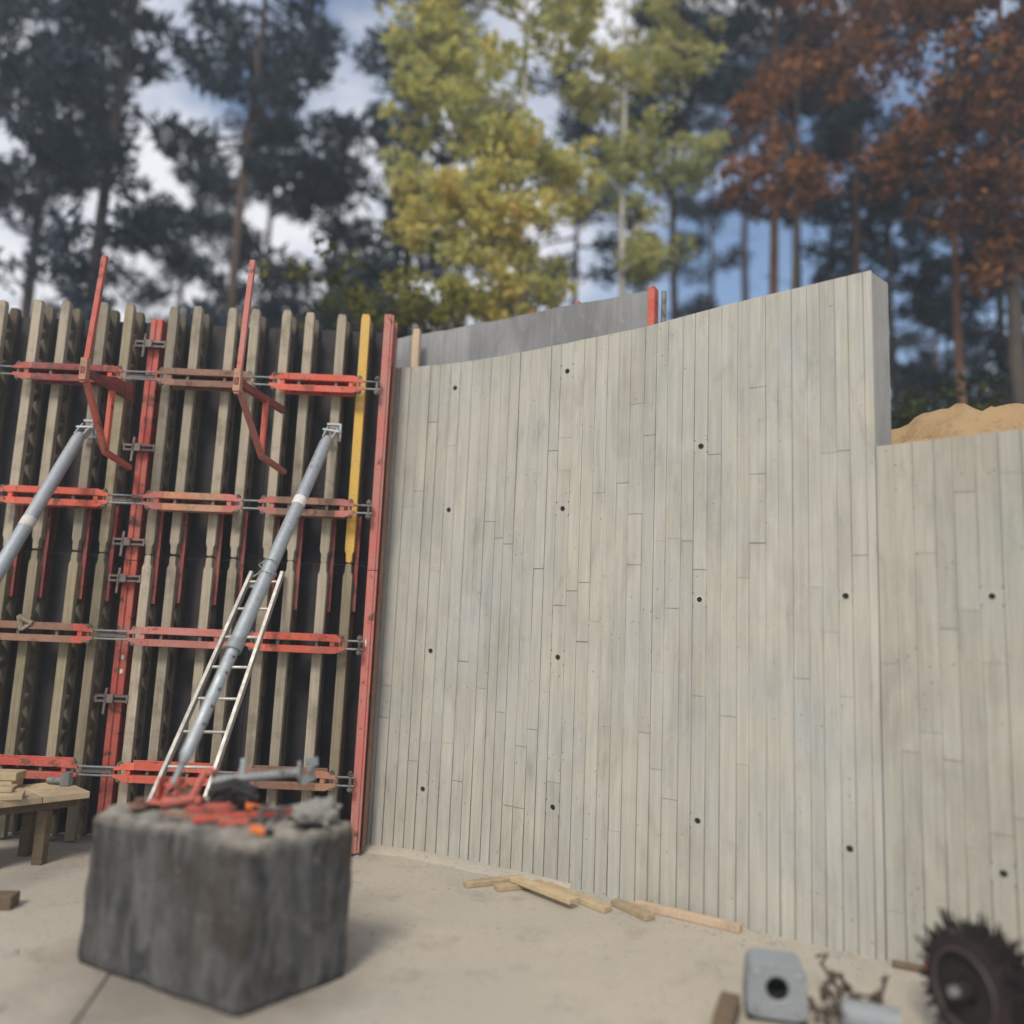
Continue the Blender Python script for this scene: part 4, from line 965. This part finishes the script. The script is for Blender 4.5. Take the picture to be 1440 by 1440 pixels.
O2 = lob(11.0, [(.60, .76, 1.2, .9, .55, 0), (.54, .84, .9, .7, .50, .2), (.66, .66, 1.0, .8, .42, 0), (.60, .60, .7, .6, .45, 0), (.70, .82, 1.2, 1.0, .40, 0), (.52, .68, .6, .45, .60, 0), (.59, .95, 1.2, .8, .45, 0), (.68, .54, .7, .5, .38, 0), (.50, .62, .45, .35, .45, .3), (.74, .6, .9, .8, .35, 0), (.68, 1.0, 1.2, .8, .42, 0), (.63, .50, .4, .35, .5, 0)])
broad(.672 * 11.0, 11.0, 9.5, O2, 'large rust-brown tree filling the upper right corner', 'copper_tree', 'bark_oak', 'oak_leaf', 64, 24, .12, .14, 66, group='copper trees on the right', droop=.2, hole=.0)
O3 = lob(14.5, [(.47, .56, .6, .45, .35, 0), (.44, .66, .6, .4, .4, 0), (.48, .76, .8, .6, .45, 0)])
broad(.45 * 14.5, 14.5, 7.5, O3, 'slender copper tree behind the gap between the two larger ones', 'copper_tree', 'bark_oak', 'oak_leaf', 65, 18, .115, .05, 40, group='copper trees on the right', droop=.2)
def bush(x, y, z, r, label, seed, tn, leaf='bush_leaf'):
    rng = np.random.default_rng(seed); root = empty('bush', (x, y, z), label, 'bush', 'bushes behind the wall')
    C = rng.normal(0, .5, (int(38 * r), 3)) * np.array([r, r, r * .7]); C[:, 2] = np.abs(C[:, 2]) + .1
    m = MB()
    for c in C[::3]: m.tube([(0, 0, -.4), tuple(c)], [.014, .005], 4)
    tag(m.build('stem', 'bark_oak', root), kind='stuff')
    V, F, t = leaf_quads(C, 30, np.full(len(C), .22), .10, 1.5, rng, 0, np.clip(rng.normal(tn, .15, len(C)), 0, 1))
    link('foliage', fast_mesh('foliage', V, F, t, leaf), root)
bush(-.105 * 10.6, 10.6, 6.0, .95, 'yellow bush peeping over the wall next to the timber stub', 71, .95)
bush(-.19 * 10.8, 10.8, 6.0, 1.2, 'olive bush behind the red end post', 72, .5)
bush(.52 * 10.0, 10.0, 4.4, 1.0, 'dark bush on the sand bank beside the tall wall end', 73, .1)
bush(.67 * 11.5, 11.5, 4.4, .9, 'dark reddish bush at the right on the sand bank', 74, .25, 'oak_leaf')
# far wood behind, one mass
rng = np.random.default_rng(77); C = []; Sx = []; T = []; tm = MB()
for i in range(46):
    y = rng.uniform(27, 44); x = rng.uniform(-.9, .95) * y; H = rng.uniform(8, 13); rad = rng.uniform(.07, .13)
    if .02 < x / y < .52: H *= .62
    tm.tube([(x, y, 2), (x + rng.normal(0, .2), y, 2 + H)], [rad, rad * .35], 5)
    for k in range(26):
        f = rng.random(); a = rng.uniform(0, 6.28); r = (1.9 * (1 - f * .6)) * rng.random() ** .5
        C.append((x + math.cos(a) * r, y + math.sin(a) * r, 2 + H * (.22 + .8 * f))); Sx.append(rng.uniform(.4, .8)); T.append(rng.uniform(.3, .8))
fwm = link('far_wood_trunks', tm.mesh('far_wood_trunks', 'bark_pine'))
V, F, t = leaf_quads(np.array(C), 34, np.array(Sx), .55, 3.2, rng, .3, np.array(T))
fwc = link('far_wood', fast_mesh('far_wood', V, F, t, 'needles_far')); tag(fwc, 'far pine wood standing as one dark mass behind all other trees', 'wood', kind='stuff')
fwm.parent = fwc; fwm.name = 'trunks'; fwm['kind'] = 'stuff'

# cement crumbs and grit strewn over the slab
rng = np.random.default_rng(5); V = []; F = []
for i in range(1300):
    k = rng.random()
    if k < .4: s_ = rng.uniform(.1, 6); p = P(s_, -abs(rng.normal(0, .18)) - .01)
    elif k < .7: a = rng.uniform(0, 6.28); p = Vector((-1.6 + math.cos(a) * rng.uniform(.7, 1.3), 4.6 + math.sin(a) * rng.uniform(.55, 1.0)))
    else: p = Vector((rng.uniform(-4, 2.6), rng.uniform(3.5, 6.3)))
    r = rng.uniform(.003, .012) * (2.2 if rng.random() < .06 else 1); o_ = len(V); a0 = rng.uniform(0, 6.28)
    for j in range(4): V.append((p.x + r * math.cos(a0 + j * 1.57) * rng.uniform(.7, 1.3), p.y + r * math.sin(a0 + j * 1.57) * rng.uniform(.7, 1.3), .0015))
    V.append((p.x, p.y, r * rng.uniform(.5, 1.0)))
    F += [(o_ + j, o_ + (j + 1) % 4, o_ + 4) for j in range(4)]
me = bpy.data.meshes.new('grit'); me.from_pydata(V, [], F); me.update(); me.materials.append(M['core'])
tag(link('grit', me), 'grey cement crumbs and grit scattered over the floor slab', 'grit', kind='stuff')
# thin autumn haze in the air
hm = bpy.data.materials.new('haze'); hm.use_nodes = True; t = hm.node_tree; t.nodes.clear()
o_ = N(t, 'ShaderNodeOutputMaterial'); pv = N(t, 'ShaderNodeVolumePrincipled'); pv.inputs['Color'].default_value = (.80, .90, 1, 1); pv.inputs['Density'].default_value = .0055; pv.inputs['Anisotropy'].default_value = .2
L(t, pv.outputs[0], o_.inputs['Volume'])
hz = link('haze', MB().box(-97, 97, -62, 192, -9, 23).mesh('haze', 'sand')); hz.data.materials.clear(); hz.data.materials.append(hm); tag(hz, kind='stuff')
S.cycles.volume_bounces = 0
